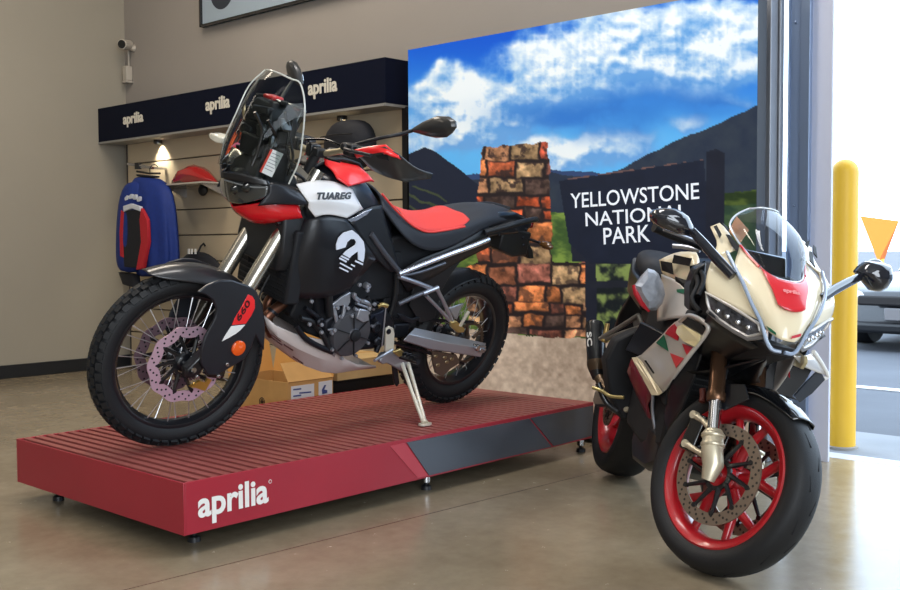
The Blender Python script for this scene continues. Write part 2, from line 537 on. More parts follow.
# ribbed deck: slats running along X
dk = MB()
ns = 46
pitch = 2.22 / ns
for i in range(ns):
    xx = 0.016 + pitch * (i + 0.5)
    dk.box((xx, PL_W / 2, PL_T - 0.006), (pitch * 0.58, PL_W - 0.016, 0.012))
dk.box(((2.236 + PL_L) / 2 - 0.004, PL_W / 2, PL_T - 0.006), (PL_L - 2.236 - 0.008, PL_W - 0.016, 0.012))
dk.build('slatted_deck', REDT, pf, bevel=0.0015, bseg=1)
MB().box((PL_L / 2, PL_W / 2, PL_T - 0.02), (PL_L - 0.008, PL_W - 0.008, 0.016)).build('deck_base', mat('deck_groove', (70, 26, 28), 0.6), pf)
MB().box((PL_L / 2, PL_W / 2, PL_B + 0.006), (PL_L - 0.03, PL_W - 0.03, 0.008)).build('underside_panel', MATTEBLK, pf)  # black panel added to deepen the shade under the platform
MB().box((0.004, PL_W / 2, (PL_T + PL_B) / 2), (0.008, PL_W, PL_T - PL_B)).build('end_panel', REDM, pf, bevel=0.0015)
MB().box((PL_L - 0.004, PL_W / 2, (PL_T + PL_B) / 2), (0.008, PL_W, PL_T - PL_B)).build('end_panel', REDM, pf, bevel=0.0015)
MB().box((PL_L / 2, PL_W - 0.004, (PL_T + PL_B) / 2), (PL_L - 0.016, 0.008, PL_T - PL_B)).build('side_panel', REDM, pf, bevel=0.0015)
MB().box((PL_L / 2, 0.007, (PL_T + PL_B) / 2), (PL_L - 0.018, 0.010, PL_T - PL_B)).build('side_panel', REDM, pf, bevel=0.0015)
# slanted grey inlays on the long side
def side(x, y): return ony(x, y, 0.0)
q1 = [side(406.5, 442.5), side(529, 418.5), side(551.5, 446.5), side(429, 475.5)]
q2 = [side(530.5, 418), side(593, 405.5), side(593, 435.5), side(553.5, 446)]
for q_ in (q1, q2):
    MB().plate([Vector((v.x, 0.002, v.z)) for v in q_], 0.004, d=(0, -1, 0)).build('grey_inlay_panel', DGREY, pf, bevel=0.0008, label='dark grey slanted inlay panel')
MB().plate([Vector((v.x, 0.002, v.z)) for v in [side(390, 446), side(405, 443), side(428, 475.5), side(418, 478)]], 0.0025, d=(0, -1, 0)).build('red_inlay_strip', mat('lighter_red', (182, 66, 78), 0.4), pf)
for (fx_, fy_) in [(0.13, 0.14), (0.10, 1.06), (1.22, 0.07), (2.30, 0.05), (1.22, 1.12), (2.30, 1.12)]:
    ft = MB().lathe([(0.019, PL_B + 0.01), (0.019, 0.032)], (fx_, fy_, 0), (0, 0, 1), 20).build('foot', STEEL, pf)
    MB().lathe([(0.009, 0.036), (0.009, 0.022), (0.021, 0.016), (0.023, 0.0)], (fx_, fy_, 0), (0, 0, 1), 20).build('rubber_pad', BLACK, ft)

# brand word: heavy lower-case letters whose i's and l rise like chimneys
def logo_word(w, h, depth=0.0015):
    return text_fit('aprilia', w, h, bold=0.026, space=1.0, depth=depth)
a0, a1 = side(198, 517), side(268.5, 504.5)
a2 = side(198, 493)
hgt = (side(231, 484.5).z - side(231, 519).z)
vs, fs = logo_word(a1.x - a0.x, hgt)
Mx = frame((a0.x, -0.0005, side(231, 519).z), (1, 0, 0), (0, 0, 1))
MB().add([Mx @ v for v in vs], fs).build('lettering', WHITEP, pf, smooth=0, label='white brand lettering')
rg = MB(); c_ = side(270, 481.5)
rg.tube([(c_.x + 0.006 * cos(a), -0.001, c_.z + 0.006 * sin(a)) for a in [2 * pi * k / 16 for k in range(16)]], 0.001, 6, True)
rg.build('registered_mark', WHITEP, pf)

# ================================================================ SLAT WALL, CANOPY SIGN, SPOTS
YS0, YS1 = 1.70, 4.975
sw = thing('slat_wall', 'cream slatted display wall under the black sign', 'slat wall', (2.76, YS0, 0))
zs = [0.02]
z = 0.111
while z < 1.88: zs.append(z); z += 0.1997
zs.append(1.88)
m_ = MB()
for a, b_ in zip(zs, zs[1:]):
    m_.box((0.0, (YS1 - YS0) / 2, (a + b_) / 2), (0.05, YS1 - YS0, b_ - a - 0.010))
m_.build('slat_boards', mat('cream_laminate', (184, 168, 142), 0.45), sw, bevel=0.002)
MB().box((0.014, (YS1 - YS0) / 2, 0.95), (0.03, YS1 - YS0, 1.86)).build('groove_backing', mat('groove_dark', (92, 84, 74), 0.6), sw)
MB().box((-0.01, -0.022, 0.94), (0.08, 0.044, 1.88)).build('end_post', MATTEBLK, sw)
MB().box((0.0, YS1 - YS0 + 0.006, 0.95), (0.06, 0.012, 1.88)).build('end_post', mat('edge_grey', (60, 56, 54), 0.6), sw)

hd = thing('sign_header', 'long black overhead sign box with three white brand words', 'sign', (2.54, 1.67, 1.885))
LH = YL - 0.005 - 1.67
NAVY = mat('navy_black_laminate', (9, 15, 33), 0.6, spec=0.12)
MB().box((0.128, LH / 2, 0.139), (0.256, LH, 0.278)).build('sign_box', NAVY, hd, bevel=0.002)
MB().box((0.128, LH / 2, -0.006), (0.26, LH, 0.016)).build('underside_panel', mat('grey_edge_strip', (132, 130, 126), 0.5), hd)
for (x0, y0_, x1, y1_) in [(123.5, 128, 143.5, 114), (206, 115, 230, 98.5), (308.5, 100, 337.5, 81)]:
    pa, pb = onx(x0, y0_, 2.54), onx(x1, y0_, 2.54)
    h = onx(x0, y1_, 2.54).z - onx(x0, y0_, 2.54).z
    vs, fs = logo_word(abs(pa.y - pb.y), h * 1.0, 0.004)
    Mx = frame((-0.002, pa.y - 1.67, pa.z - 1.885), (0, -1, 0), (0, 0, 1))
    MB().add([Mx @ v for v in vs], fs).build('lettering', mat('cream_letter', (204, 198, 184), 0.4, emis=(204, 198, 184), es=0.06), hd, smooth=0, label='cream brand lettering')

def spot(px, py, lab):
    q_ = onz(px, py, 1.87)
    x, y = 2.695, onx(px, py, 2.695).y
    t = thing('spotlight', lab, 'spotlight', (x, y, 1.871), group='spotlights under the black sign')
    MB().lathe([(0.035, 0.0), (0.035, -0.03), (0.028, -0.032), (0.026, -0.012)], (0, 0, 0), (0, 0, 1), 24).build('housing', GLOSSBLK, t)
    MB().disc((0, 0, -0.02), (0, 0, 1), 0.024, 0.004, 20).build('lamp', mat('lit_lamp', (255, 244, 214), 0.4, emis=(255, 240, 205), es=14.0), t)
    L = bpy.data.lights.new('spot_beam', 'SPOT')
    L.energy = 20; L.color = (1, 0.93, 0.76); L.spot_size = radians(104); L.spot_blend = 0.7; L.shadow_soft_size = 0.02
    o = bpy.data.objects.new('spot_beam', L); COL.objects.link(o)
    o.parent = t; o.location = (0.0, 0, -0.036); o.rotation_euler = (0, radians(-14), 0)
spot(158, 141, 'lit spotlight under the black sign, above the blue jacket')
spot(342, 112, 'lit spotlight under the black sign, above the dark helmet')

# ================================================================ BACKLIT PARK PANEL
XP = 2.50
PY0, PY1 = onx(408, 50, XP).y, -0.672
PZ0, PZ1 = 0.03, onx(408, 50, XP).z
pn = thing('picture_panel', 'large printed display panel of a stone wall, a park sign, hills and cloudy sky', 'display panel', (XP, 0, 0))
def yedge(X, x): return onx(x, 300, X).y
PY1 = yedge(XP, 755.5)

def fbm(x, y, s, o=5, seed=0):
    out = np.zeros_like(x); a = 1.0; tot = 0
    for k in range(o):
        g = np.random.default_rng(seed * 31 + k).random((64, 64))
        u, v = x / s, y / s
        iu, iv = np.floor(u).astype(int), np.floor(v).astype(int)
        fu, fv = u - iu, v - iv
        fu, fv = fu * fu * (3 - 2 * fu), fv * fv * (3 - 2 * fv)
        A, B = g[iv % 64, iu % 64], g[iv % 64, (iu + 1) % 64]
        C_, D = g[(iv + 1) % 64, iu % 64], g[(iv + 1) % 64, (iu + 1) % 64]
        out += a * ((A * (1 - fu) + B * fu) * (1 - fv) + (C_ * (1 - fu) + D * fu) * fv)
        tot += a; a *= 0.5; s = s * 0.5
    return out / tot
def inpoly(x, y, P):
    r = np.zeros(x.shape, bool)
    k = len(P)
    for i in range(k):
        (x0, y0), (x1, y1) = P[i], P[(i + 1) % k]
        c = ((y0 > y) != (y1 > y)) & (x < (x1 - x0) * (y - y0) / (y1 - y0 + 1e-9) + x0)
        r ^= c
    return r
def ss(a, b, x):
    t = np.clip((x - a) / (b - a), 0, 1); return t * t * (3 - 2 * t)

def paint(X, Y):
    """colours of the printed landscape; X, Y run over the print (408..756 across, 0 up high .. 400 low)"""
    def c(*k): return np.array(k, float)
    def mixc(a, b, t): return a * (1 - t[..., None]) + b * t[..., None]
    f1, f2 = fbm(X, Y, 70, 6, 1), fbm(X * 0.9, Y * 1.5, 34, 6, 2)
    wx = X + (f2 - 0.5) * 46; wy = Y + (f1 - 0.5) * 40
    sky = mixc(np.ones(X.shape + (3,)) * c(8, 74, 182), np.ones(X.shape + (3,)) * c(84, 160, 214), ss(30, 145, Y))
    blobs = [(600, 52, 78, 42, 1.25), (680, 32, 90, 40, 1.2), (740, 20, 60, 40, 1.0), (530, 62, 36, 26, 1.0), (449, 74, 20, 13, 0.85), (425, 102, 36, 24, 1.2),
             (470, 100, 46, 24, 1.0), (560, 92, 60, 26, 1.0), (515, 92, 26, 12, 0.8), (512, 124, 20, 13, 0.9), (440, 140, 50, 24, 1.2), (480, 128, 34, 28, 0.95),
             (590, 156, 64, 16, 1.3), (545, 148, 32, 16, 1.0), (690, 62, 70, 24, 1.0), (720, 74, 54, 16, 1.0), (606, 96, 18, 12, 0.8), (692, 122, 24, 9, 0.8), (735, 105, 30, 7, 0.75), (630, 140, 44, 14, .7), (575, 116, 70, 16, .6), (700, 98, 60, 14, .55)]
    def billow(x, y, s_, sd):
        o = np.zeros(x.shape); a_ = 1.0; t_ = 0
        for k in range(5):
            o += a_ * (1 - np.abs(2 * fbm(x, y, s_, 1, sd + k) - 1)); t_ += a_; a_ *= 0.55; s_ *= 0.5
        return o / t_
    def dens(x, y):
        u, v = x + (fbm(x, y, 34, 5, 2) - 0.5) * 40, y + (fbm(x, y, 50, 5, 1) - 0.5) * 34
        d = np.zeros(x.shape)
        for (cx, cy_, rx, ry, w) in blobs: d += w * np.exp(-(((u - cx) / rx) ** 2 + ((v - cy_) / ry) ** 2) * 1.3)
        return np.minimum(d, 1.6) * (0.25 + 1.05 * billow(x, y * 1.15, 30, 60))
    d0 = dens(X, Y); d1 = dens(X - 3, Y - 7)
    m = ss(0.20, 0.72, d0)
    lit_ = np.clip(0.44 + 1.25 * (d0 - d1) + 0.25 * (d0 - 0.8) + 1.5 * (fbm(X, Y, 52, 5, 77) - 0.5), 0, 1)
    white = mixc(np.ones(X.shape + (3,)) * c(92, 144, 198), np.ones(X.shape + (3,)) * c(208, 216, 220), lit_)
    dk_ = np.exp(-(((wx - 575) / 62) ** 2 + ((wy - 116) / 17) ** 2)) + 1.0 * np.exp(-(((wx - 705) / 60) ** 2 + ((wy - 100) / 16) ** 2)) + 0.8 * np.exp(-(((wx - 650) / 30) ** 2 + ((wy - 118) / 16) ** 2))
    white = mixc(white, np.ones(X.shape + (3,)) * c(44, 106, 182), np.clip(dk_ * (0.5 + 0.9 * f1), 0, 0.85))
    col = mixc(sky, white, m)
    col = mixc(col, np.ones(X.shape + (3,)) * c(38, 100, 178), np.clip(dk_ * 0.55, 0, 0.7))
    # hills
    g1 = fbm(X, Y, 12, 5, 13)
    ridge = np.interp(X, [400, 412, 424, 432, 445, 460, 476, 500], [158, 153, 147, 149, 158, 170, 183, 200])
    rid2 = np.interp(X, [400, 470, 500, 548, 570, 600, 622, 650, 664, 690, 704, 730, 756, 780], [184, 178, 176, 170, 174, 174, 166, 152, 144, 132, 128, 116, 104, 96])
    far = np.interp(X, [400, 480, 550, 590, 620], [176, 174, 170, 172, 176])
    e = (g1 - 0.5) * 3
    col[Y > far + e] = c(44, 62, 98)
    h = Y > rid2 + 2 + e
    hv = mixc(np.ones(X.shape + (3,)) * c(30, 40, 58), np.ones(X.shape + (3,)) * c(48, 56, 66), g1)
    col[h] = hv[h]
    h = Y > ridge + e
    col[h & (X < 520)] = c(27, 33, 48)
    # meadow
    gr = fbm(X, Y * 2, 14, 5, 17)
    green = mixc(np.ones(X.shape + (3,)) * c(52, 76, 40), np.ones(X.shape + (3,)) * c(112, 136, 62), ss(0.3, 0.7, gr))
    mm = Y > np.interp(X, [400, 480, 540, 580, 700, 710, 756], [262, 236, 212, 214, 206, 194, 190]) + e
    col[mm] = green[mm]
    dkg = mm & (X > 700) & (Y < 215); col[dkg] = col[dkg] * 0.62
    band = (X > 690) & (Y > np.interp(X, [690, 756], [208, 204])); col[band] = (c(38, 50, 50) + (green[band] - 60) * 0.35)
    stalk = (np.abs(((X - 408) * 0.42 + 196 - Y + (g1 - .5) * 6) % 11) < 2.6) & (X < 447) & (Y > 186) & (Y < 216) & (Y > 170 + (X - 408) * .8)
    col[stalk] = col[stalk] * 0.35 + c(72, 82, 48) * 0.65
    # shrubs low down
    bsh = (Y > 262) & (X > 590) & (X < 720)
    sv = fbm(X, Y, 9, 4, 23)
    bc = mixc(np.ones(X.shape + (3,)) * c(24, 30, 34), np.ones(X.shape + (3,)) * c(120, 138, 78), ss(0.42, 0.75, sv + 0.18 * np.exp(-((Y - 272) / 9) ** 2)))
    col[bsh] = bc[bsh]
    lowg = (Y > 300) & (X > 495) & (X < 545); lg = mixc(np.ones(X.shape + (3,)) * c(30, 52, 22), np.ones(X.shape + (3,)) * c(96, 132, 50), ss(.35, .65, sv)); col[lowg] = lg[lowg]
    # pale path
    pth = Y > np.interp(X, [400, 500, 545, 590, 700, 780], [322, 333, 337, 339, 340, 342]) + e
    sp = fbm(X, Y, 5, 4, 29); big = fbm(X, Y, 40, 4, 31)
    pc = mixc(np.ones(X.shape + (3,)) * c(138, 120, 104), np.ones(X.shape + (3,)) * c(206, 190, 170), np.clip(sp * 0.9 + big * 0.5 - 0.2, 0, 1))
    col[pth] = pc[pth]
    # stone wall
    jx = X + (fbm(X, Y, 9, 5, 41) - 0.5) * 6; jy = Y + (fbm(X, Y, 9, 5, 43) - 0.5) * 4.5
    wallm = inpoly(jx, jy, [(482, 147), (515, 145), (548, 142), (550, 200), (553, 262), (586, 263), (588, 337), (556, 338), (520, 334), (494, 330), (470, 325), (462, 270), (476, 262), (478, 205), (479, 175)])
    rows = [138, 161, 178, 195, 208, 220, 243, 264, 285, 303, 314, 328, 345]
    pal = [c(186, 132, 96), c(168, 104, 76), c(190, 98, 64), c(156, 118, 88), c(200, 120, 72), c(150, 92, 78), c(184, 150, 110), c(140, 84, 70), c(184, 84, 62)]
    g = np.random.default_rng(3)
    sc_ = np.ones(X.shape + (3,)) * c(34, 28, 30)
    tex = fbm(X, Y, 8, 5, 47); tex2 = fbm(X, Y, 3.2, 3, 53)
    lit = np.zeros(X.shape)
    for r0, r1 in zip(rows, rows[1:]):
        xx = 456 + g.random() * 10
        while xx < 592:
            w = 15 + g.random() * 22 if r0 > 150 else 24 + g.random() * 12
            o_ = (g.random() - 0.5) * 4
            jt = 1.1 + g.random() * 0.8
            dx_ = np.minimum(jx - xx, xx + w - jx); dy_ = np.minimum(jy - r0 - o_, r1 + o_ - jy)
            dd = np.minimum(dx_, dy_)
            ins = ss(jt * 0.3, jt + 1.0, dd)
            p_ = pal[g.integers(len(pal))] * (0.82 + 0.35 * g.random())
            if 195 <= r0 < 219: p_ = c(206, 92, 56) * (0.85 + 0.3 * g.random())
            if g.random() < 0.13: p_ = c(84, 66, 60)
            tone = 0.42 + 0.95 * tex + 0.5 * (tex2 - 0.5)
            tone = tone * (0.86 + 0.24 * ss(0, 1, (r1 - jy) / (r1 - r0)))
            stone = p_ * tone[..., None]
            spots = ss(0.50, 0.66, fbm(X + r0, Y, 6, 5, 59)) * (0.85 if r0 < 195 else 0.6)
            stone = mixc(stone, np.ones(X.shape + (3,)) * c(44, 34, 34), spots)
            sc_ = mixc(sc_, stone, np.where((dx_ > 0) & (dy_ > 0), ins, 0))
            xx += w
    col[wallm] = sc_[wallm]
    # sign board, posts and rails
    def poly(P, cc):
        k = inpoly(X, Y, P); col[k] = cc * (0.9 + 0.2 * g1[k][:, None])
    nv = c(25, 31, 46)
    poly([(571, 243), (596, 246), (597, 345), (586, 345), (585, 262), (572, 262)], c(30, 34, 46))
    poly([(590, 258), (700, 256), (700, 264), (590, 264)], c(26, 30, 42))
    poly([(590, 281), (700, 280), (700, 287), (590, 288)], c(32, 36, 46))
    poly([(559, 181), (704, 160), (712, 262), (590, 263), (569, 243)], nv)
    poly([(706, 152), (716, 149), (725, 153), (724, 345), (706, 345)], c(26, 30, 42))
    el = np.abs(Y - np.interp(X, [559, 704], [180.5, 159.5])) < 0.7
    col[el & (X > 566) & (X < 703) & (g1 > 0.45)] = c(96, 74, 72)
    return np.clip(col, 0, 255)

NX, NY = 400, 440
gy = np.linspace(PY0, PY1, NX); gz = np.linspace(PZ1, PZ0, NY)
GY, GZ = np.meshgrid(gy, gz)
dx = XP - CO.x
Dx = dx * CF.x + (GY - CO.y) * CF.y + (GZ - CO.z) * CF.z
PXX = 450 + FOC * (dx * CR.x + (GY - CO.y) * CR.y + (GZ - CO.z) * CR.z) / Dx
PYY = 295 - FOC * (dx * CU.x + (GY - CO.y) * CU.y + (GZ - CO.z) * CU.z) / Dx
rgb = paint(PXX, PYY) / 255.0
rgb = np.where(rgb <= 0.04045, rgb / 12.92, ((rgb + 0.055) / 1.055) ** 2.4)
me = bpy.data.meshes.new('printed_picture')
vv = np.stack([np.zeros_like(GY), GY, GZ], -1).reshape(-1, 3)
ii = np.arange(NX * NY).reshape(NY, NX)
ff = np.stack([ii[:-1, :-1], ii[1:, :-1], ii[1:, 1:], ii[:-1, 1:]], -1).reshape(-1, 4)
me.from_pydata(vv.tolist(), [], ff.tolist())
ca = me.color_attributes.new('print', 'FLOAT_COLOR', 'POINT')
ca.data.foreach_set('color', np.concatenate([rgb.reshape(-1, 3), np.ones((NX * NY, 1))], 1).astype(np.float32).ravel())
pm = bpy.data.materials.new('printed_fabric'); pm.use_nodes = True
n, l = pm.node_tree.nodes, pm.node_tree.links
at = n.new('ShaderNodeAttribute'); at.attribute_name = 'print'
b = n['Principled BSDF']
l.new(at.outputs['Color'], b.inputs['Base Color']); l.new(at.outputs['Color'], b.inputs['Emission Color'])
b.inputs['Emission Strength'].default_value = 0.46
b.inputs['Roughness'].default_value = 0.6
b.inputs['Specular IOR Level'].default_value = 0.2
me.materials.append(pm)
po = bpy.data.objects.new('printed_picture', me); COL.objects.link(po); po.parent = pn
fr = MB()
fr.box((0.045, (PY0 + PY1) / 2, (PZ0 + PZ1) / 2), (0.086, PY0 - PY1, PZ1 - PZ0))
fr.build('frame', mat('panel_edge', (40, 42, 48), 0.5), pn, bevel=0.003)
WPR = mat('printed_white', (206, 212, 220), 0.6, emis=(206, 212, 220), es=0.6)
for s_, (xa, xb), (ya, yb_), (yt) in [('YELLOWSTONE', (571, 699.5), (208.5, 199), 193.5), ('NATIONAL', (586, 688), (226.5, 219), 212.5), ('PARK', (604, 650.5), (244.5, 241.5), 228)]:
    A_, B_ = onx(xa, ya, XP), onx(xb, yb_, XP)
    h = onx(xa, yt, XP).z - A_.z
    vs, fs = text_fit(s_, (A_ - B_).length, h, bold=0.006, depth=0.0008)
    Mx = frame((-0.002, A_.y, A_.z), (0, (B_ - A_).y, (B_ - A_).z), (0, 0, 1))
    MB().add([Mx @ v for v in vs], fs).build('printed_lettering', WPR, pn, smooth=0, label='white printed words')
# ================================================================ WALL POSTER, CAMERA, JUNCTION BOX
q0 = onx(201.5, 27.5, 2.765)
ps = thing('framed_poster', 'black-framed picture with a pale blue ground high on the back wall', 'poster', (2.765, q0.y, q0.z))
MB().box((0.015, -0.9, 0.5), (0.03, 1.8, 1.0)).build('backing', mat('poster_ground', (150, 165, 178), 0.35), ps)
f_ = MB()
for c_, s_ in [((0, -0.9, 0.008), (0.04, 1.8, 0.016)), ((0, -0.9, 0.992), (0.04, 1.8, 0.016)), ((0, -0.008, 0.5), (0.04, 0.016, 1.0)), ((0, -1.792, 0.5), (0.04, 0.016, 1.0))]:
    f_.box(c_, s_)
f_.build('frame', GLOSSBLK, ps)
w0 = onx(222, -3, 2.765) - Vector((2.765, q0.y, q0.z))
MB().disc((-0.001, w0.y, w0.z + 0.06), (1, 0, 0), 0.15, 0.002, 40).build('printed_wheel', mat('print_dark', (44, 50, 60), 0.5), ps)

cc = onx(124, 45, 2.72)
cm = thing('security_camera', 'small white security camera high in the corner of the walls', 'security camera', (2.79, cc.y, cc.z))
CAMW = mat('warm_white_plastic', (176, 168, 156), 0.5)
d_ = (Vector((-1.0, -0.55, -0.12))).normalized()
b0 = Vector((-0.06, -0.02, 0))
m_ = MB(); m_.tube([b0 + d_ * -0.05, b0 + d_ * -0.045, b0 + d_ * 0.07], [0.03, 0.042, 0.042], 20); m_.build('housing', CAMW, cm, bevel=0.004)
MB().tube([b0 + d_ * 0.066, b0 + d_ * 0.075], 0.034, 20).build('lens', GLOSSBLK, cm)
MB().tube([b0, (-0.02, -0.02, -0.02), (0.008, -0.02, -0.02)], [0.014, 0.016, 0.032], 14).build('bracket', CAMW, cm)
jb2 = onx(126.5, 76, 2.76)
jx = thing('junction_box', 'small white junction box on the wall corner below the security camera', 'junction box', (2.77, jb2.y, jb2.z))
MB().box((0, 0, 0.02), (0.06, 0.06, 0.12)).build('housing', CAMW, jx, bevel=0.006)
MB().box((0, 0, -0.05), (0.07, 0.07, 0.018)).build('lid', CAMW, jx, bevel=0.004)
MB().tube([(0.018, 0.01, 0.08), (0.018, 0.01, 0.22)], 0.008, 8).build('conduit', CAMW, jx)

# ================================================================ JACKET ON ITS HANGER
def pw(px, py, X): return onx(px, py, X)
def jacket():
    X0 = 2.47
    t = thing('jacket', 'blue racing jacket with red and black sleeve on a hanger', 'jacket', (X0, onx(150, 180, X0).y, onx(150, 180, X0).z))
    B0 = Vector(t.location)
    blue = mat('blue_cloth', (15, 44, 118), 0.7, bump=0.5, bscale=26, var=0.08, vscale=30)
    dark = mat('dark_cloth', (20, 22, 30), 0.75, bump=0.4, bscale=30)
    red = mat('red_cloth', (176, 30, 42), 0.7, bump=0.3, bscale=30)
    def ring(pl, pr, d, wob=0.0, n_=36):
        a, b_ = pw(*pl, X0) - B0, pw(*pr, X0) - B0
        c_, h = (a + b_) / 2, (b_ - a) / 2
        out = []
        for k in range(n_):
            th = 2 * pi * k / n_
            r = 1 + wob * sin(9 * th + 0.6)
            out.append(c_ + h * (cos(th) * r) + Vector((sin(th) * d * r, 0, 0)))
        return out
    body = [ring((138, 176), (159, 178), 0.05), ring((134, 180), (165, 183), 0.075), ring((133, 192), (172, 193), 0.10, 0.02), ring((135, 220), (174, 220), 0.105, 0.07),
            ring((138, 248), (175.5, 246), 0.105, 0.10), ring((140, 270), (176, 266), 0.10, 0.12), ring((141, 279), (174, 274), 0.09, 0.12)]
    MB().loft(body).build('body', blue, t, smooth=80, sub=1)
    MB().loft([ring((141, 279), (175, 274), 0.095, .05), ring((143, 288), (172, 283), 0.085, 0.05)]).build('waistband', dark, t, smooth=80, sub=1)
    coll = [ring((136, 177), (160, 179), 0.052), ring((138, 173.5), (158, 175), 0.05), ring((140, 175), (156, 176.5), 0.035)]
    MB().loft(coll).build('collar', dark, t, smooth=80, sub=1)
    # near sleeve hanging in front on the left
    X0 = 2.41
    def ring2(pl, pr, d): return ring(pl, pr, d)
    sl = [ring((130, 181), (142, 181), 0.04), ring((124, 190), (143, 191), 0.065), ring((121, 203), (144.5, 205), 0.075, .02), ring((119.5, 222), (145.5, 224), 0.078, .03), ring((118.5, 243), (146, 246), 0.078, .03), ring((118.5, 262), (143, 264), 0.07, .03), ring((121, 272), (138, 274), 0.055)]
    MB().loft(sl).build('sleeve', blue, t, smooth=80, sub=1)
    X0 = 2.335
    def patch(pts, name, m, dx_=0.0, th=0.012):
        MB().plate([pw(x, y, X0) - B0 + Vector((dx_, 0, 0)) for x, y in pts], th, d=(1, 0, 0)).build(name, m, t, bevel=0.004)
    patch([(124, 210), (141, 210), (142, 240), (138, 268), (124, 267), (122, 240)], 'sleeve_panel', dark, 0.0, 0.03)
    patch([(141, 208), (147, 220), (148, 242), (143, 268), (136, 270), (141, 242), (139.5, 220)], 'sleeve_stripe', red, -0.002, 0.03)
    patch([(121, 210), (124, 212), (123, 240), (124, 258), (120, 256), (119.5, 232)], 'sleeve_stripe', red, -0.002, 0.03)
    patch([(123.5, 206), (131, 203.5), (140, 206.5), (141, 211.5), (132, 208.5), (124, 212)], 'sleeve_band', mat('pale_cloth', (196, 200, 208), 0.7), -0.006, 0.03)
    m_ = MB()
    for k, (x, y) in enumerate([(126, 198), (130, 196.5), (134, 197), (138, 199)]):
        m_.plate([pw(x + a, y + b_, X0) - B0 for a, b_ in [(-1.6, 0), (0.6, -2.6), (1.6, -2.2), (1.4, 1.6), (-1.0, 2.6)]], 0.02, d=(1, 0, 0))
    m_.build('sleeve_print', mat('pale_cloth', (196, 200, 208), 0.7), t)
    X0 = 2.41
    cuff = [ring((120, 272), (138, 275), 0.05), ring((124, 283), (140, 288), 0.045)]
    MB().loft(cuff).build('cuff', dark, t, smooth=80)
    hg = thing('coat_hanger', 'thin dark hanger holding the blue jacket on the slat wall', 'hanger', B0 + Vector((0, 0, 0.02)))
    m_ = MB(); a = pw(137, 174, 2.47) - B0; b_ = pw(160, 176, 2.47) - B0
    m_.tube([a, (0, 0, 0.03), b_], 0.008, 8)
    m_.tube([(0, 0, 0.03), (0, 0, 0.07), (0.02, 0, 0.095), (0.05, 0, 0.10), (0.07, 0, 0.085)], 0.004, 8)
    m_.build('hanger_frame', BLACK, hg)
    a, b_ = onx(128, 165, 2.60), onx(153, 168, 2.73)
    rail = thing('hanging_rail', 'short chrome display arm above the blue jacket', 'display arm', b_)
    MB().tube([onx(128, 164, 2.5) - b_, onx(140, 165.5, 2.5) - b_, onx(153, 168, 2.5) - b_], 0.011, 10).build('bar', STEEL, rail)
    MB().box((onx(153, 168, 2.62) - b_), (0.24, 0.03, 0.016)).build('wall_arm', STEEL, rail)
    m_ = MB()
    p0 = onx(138, 166, 2.5) - b_
    m_.box(p0, (0.03, 0.05, 0.05)); m_.build('clamp', BLACK, rail)
jacket()

# ---- shelf with red wrapped pack
sh0 = onx(195, 183, 2.62)
shf = thing('wall_shelf', 'narrow clear shelf on the slat wall carrying the red pack', 'shelf', (2.735, sh0.y, sh0.z - 0.012))
MB().box((-0.13, 0.05, 0), (0.26, 0.72, 0.012)).build('shelf_board', mat('pale_acrylic', (176, 168, 156), 0.15), shf, bevel=0.002)
for s in (-0.2, 0.3):
    MB().plate([(0, s, -0.006), (-0.2, s, -0.006), (0, s, -0.09)], 0.012).build('bracket', STEEL, shf)
rp_ = thing('red_pack', 'crumpled clear-wrapped red pack lying on the wall shelf', 'bag', (2.61, sh0.y, sh0.z - 0.005))
m_ = MB()
g = random.Random(4)
secs = []
for k in range(9):
    u = k / 8 * 2 - 1
    h = 0.125 * (1 - abs(u) ** 1.4) + 0.012; w = 0.08 * (1 - u * u) + 0.015
    secs.append([(w * cos(a) * (1 + .2 * g.random()), -u * 0.28, max(0.0, h * 0.5 + h * 0.5 * sin(a) * (1 + .25 * g.random()))) for a in [2 * pi * j / 12 for j in range(12)]])
m_.loft(secs).build('wrapped_body', mat('red_shiny_wrap', (156, 34, 34), 0.22, coat=0.6, bump=0.8, bscale=30), rp_, smooth=30)
m_ = MB().ball((0, 0, 0), (0.03, 0.05, 0.045), 14)
o_ = thing('wall_fitting', 'small dark rounded fitting hanging under the wall shelf', 'fitting', onx(203, 190, 2.66))
m_.build('fitting_body', BLACK, o_)

# ---- dark backpack hung low, dark helmet behind the handlebar
bq = onx(190, 262, 2.60)
bk = thing('backpack', 'black backpack hung low on the slat wall behind the front fender', 'backpack', (2.655, bq.y - 0.04, bq.z - 0.3))
dark = mat('dark_cloth', (20, 22, 30), 0.75)
def ringz(cy_, z, w, d, n_=16): return [(d * sin(a), cy_ + w * cos(a), z) for a in [2 * pi * k / n_ for k in range(n_)]]
MB().loft([ringz(0, -0.02, 0.26, 0.05), ringz(0, 0.1, 0.33, 0.06), ringz(0, 0.22, 0.35, 0.06), ringz(0.01, 0.34, 0.22, 0.045), ringz(0.02, 0.38, 0.06, 0.03)]).build('pack_body', dark, bk, sub=1)
MB().tube([(0.0, 0.02, 0.36), (0.03, 0.02, 0.42), (0.055, 0.02, 0.44), (0.068, 0.02, 0.42)], 0.008, 8).build('strap', BLACK, bk)
for s in (-0.02, 0.03, 0.07): MB().box((-0.045, s, 0.38), (0.006, 0.02, 0.04)).build('white_tag', WHITEP, bk)
hq = onx(352, 137, 2.62)
hb = thing('helmet_bag', 'rounded black helmet bag on the slat wall behind the handlebar', 'bag', (2.60, hq.y, hq.z - 0.12))
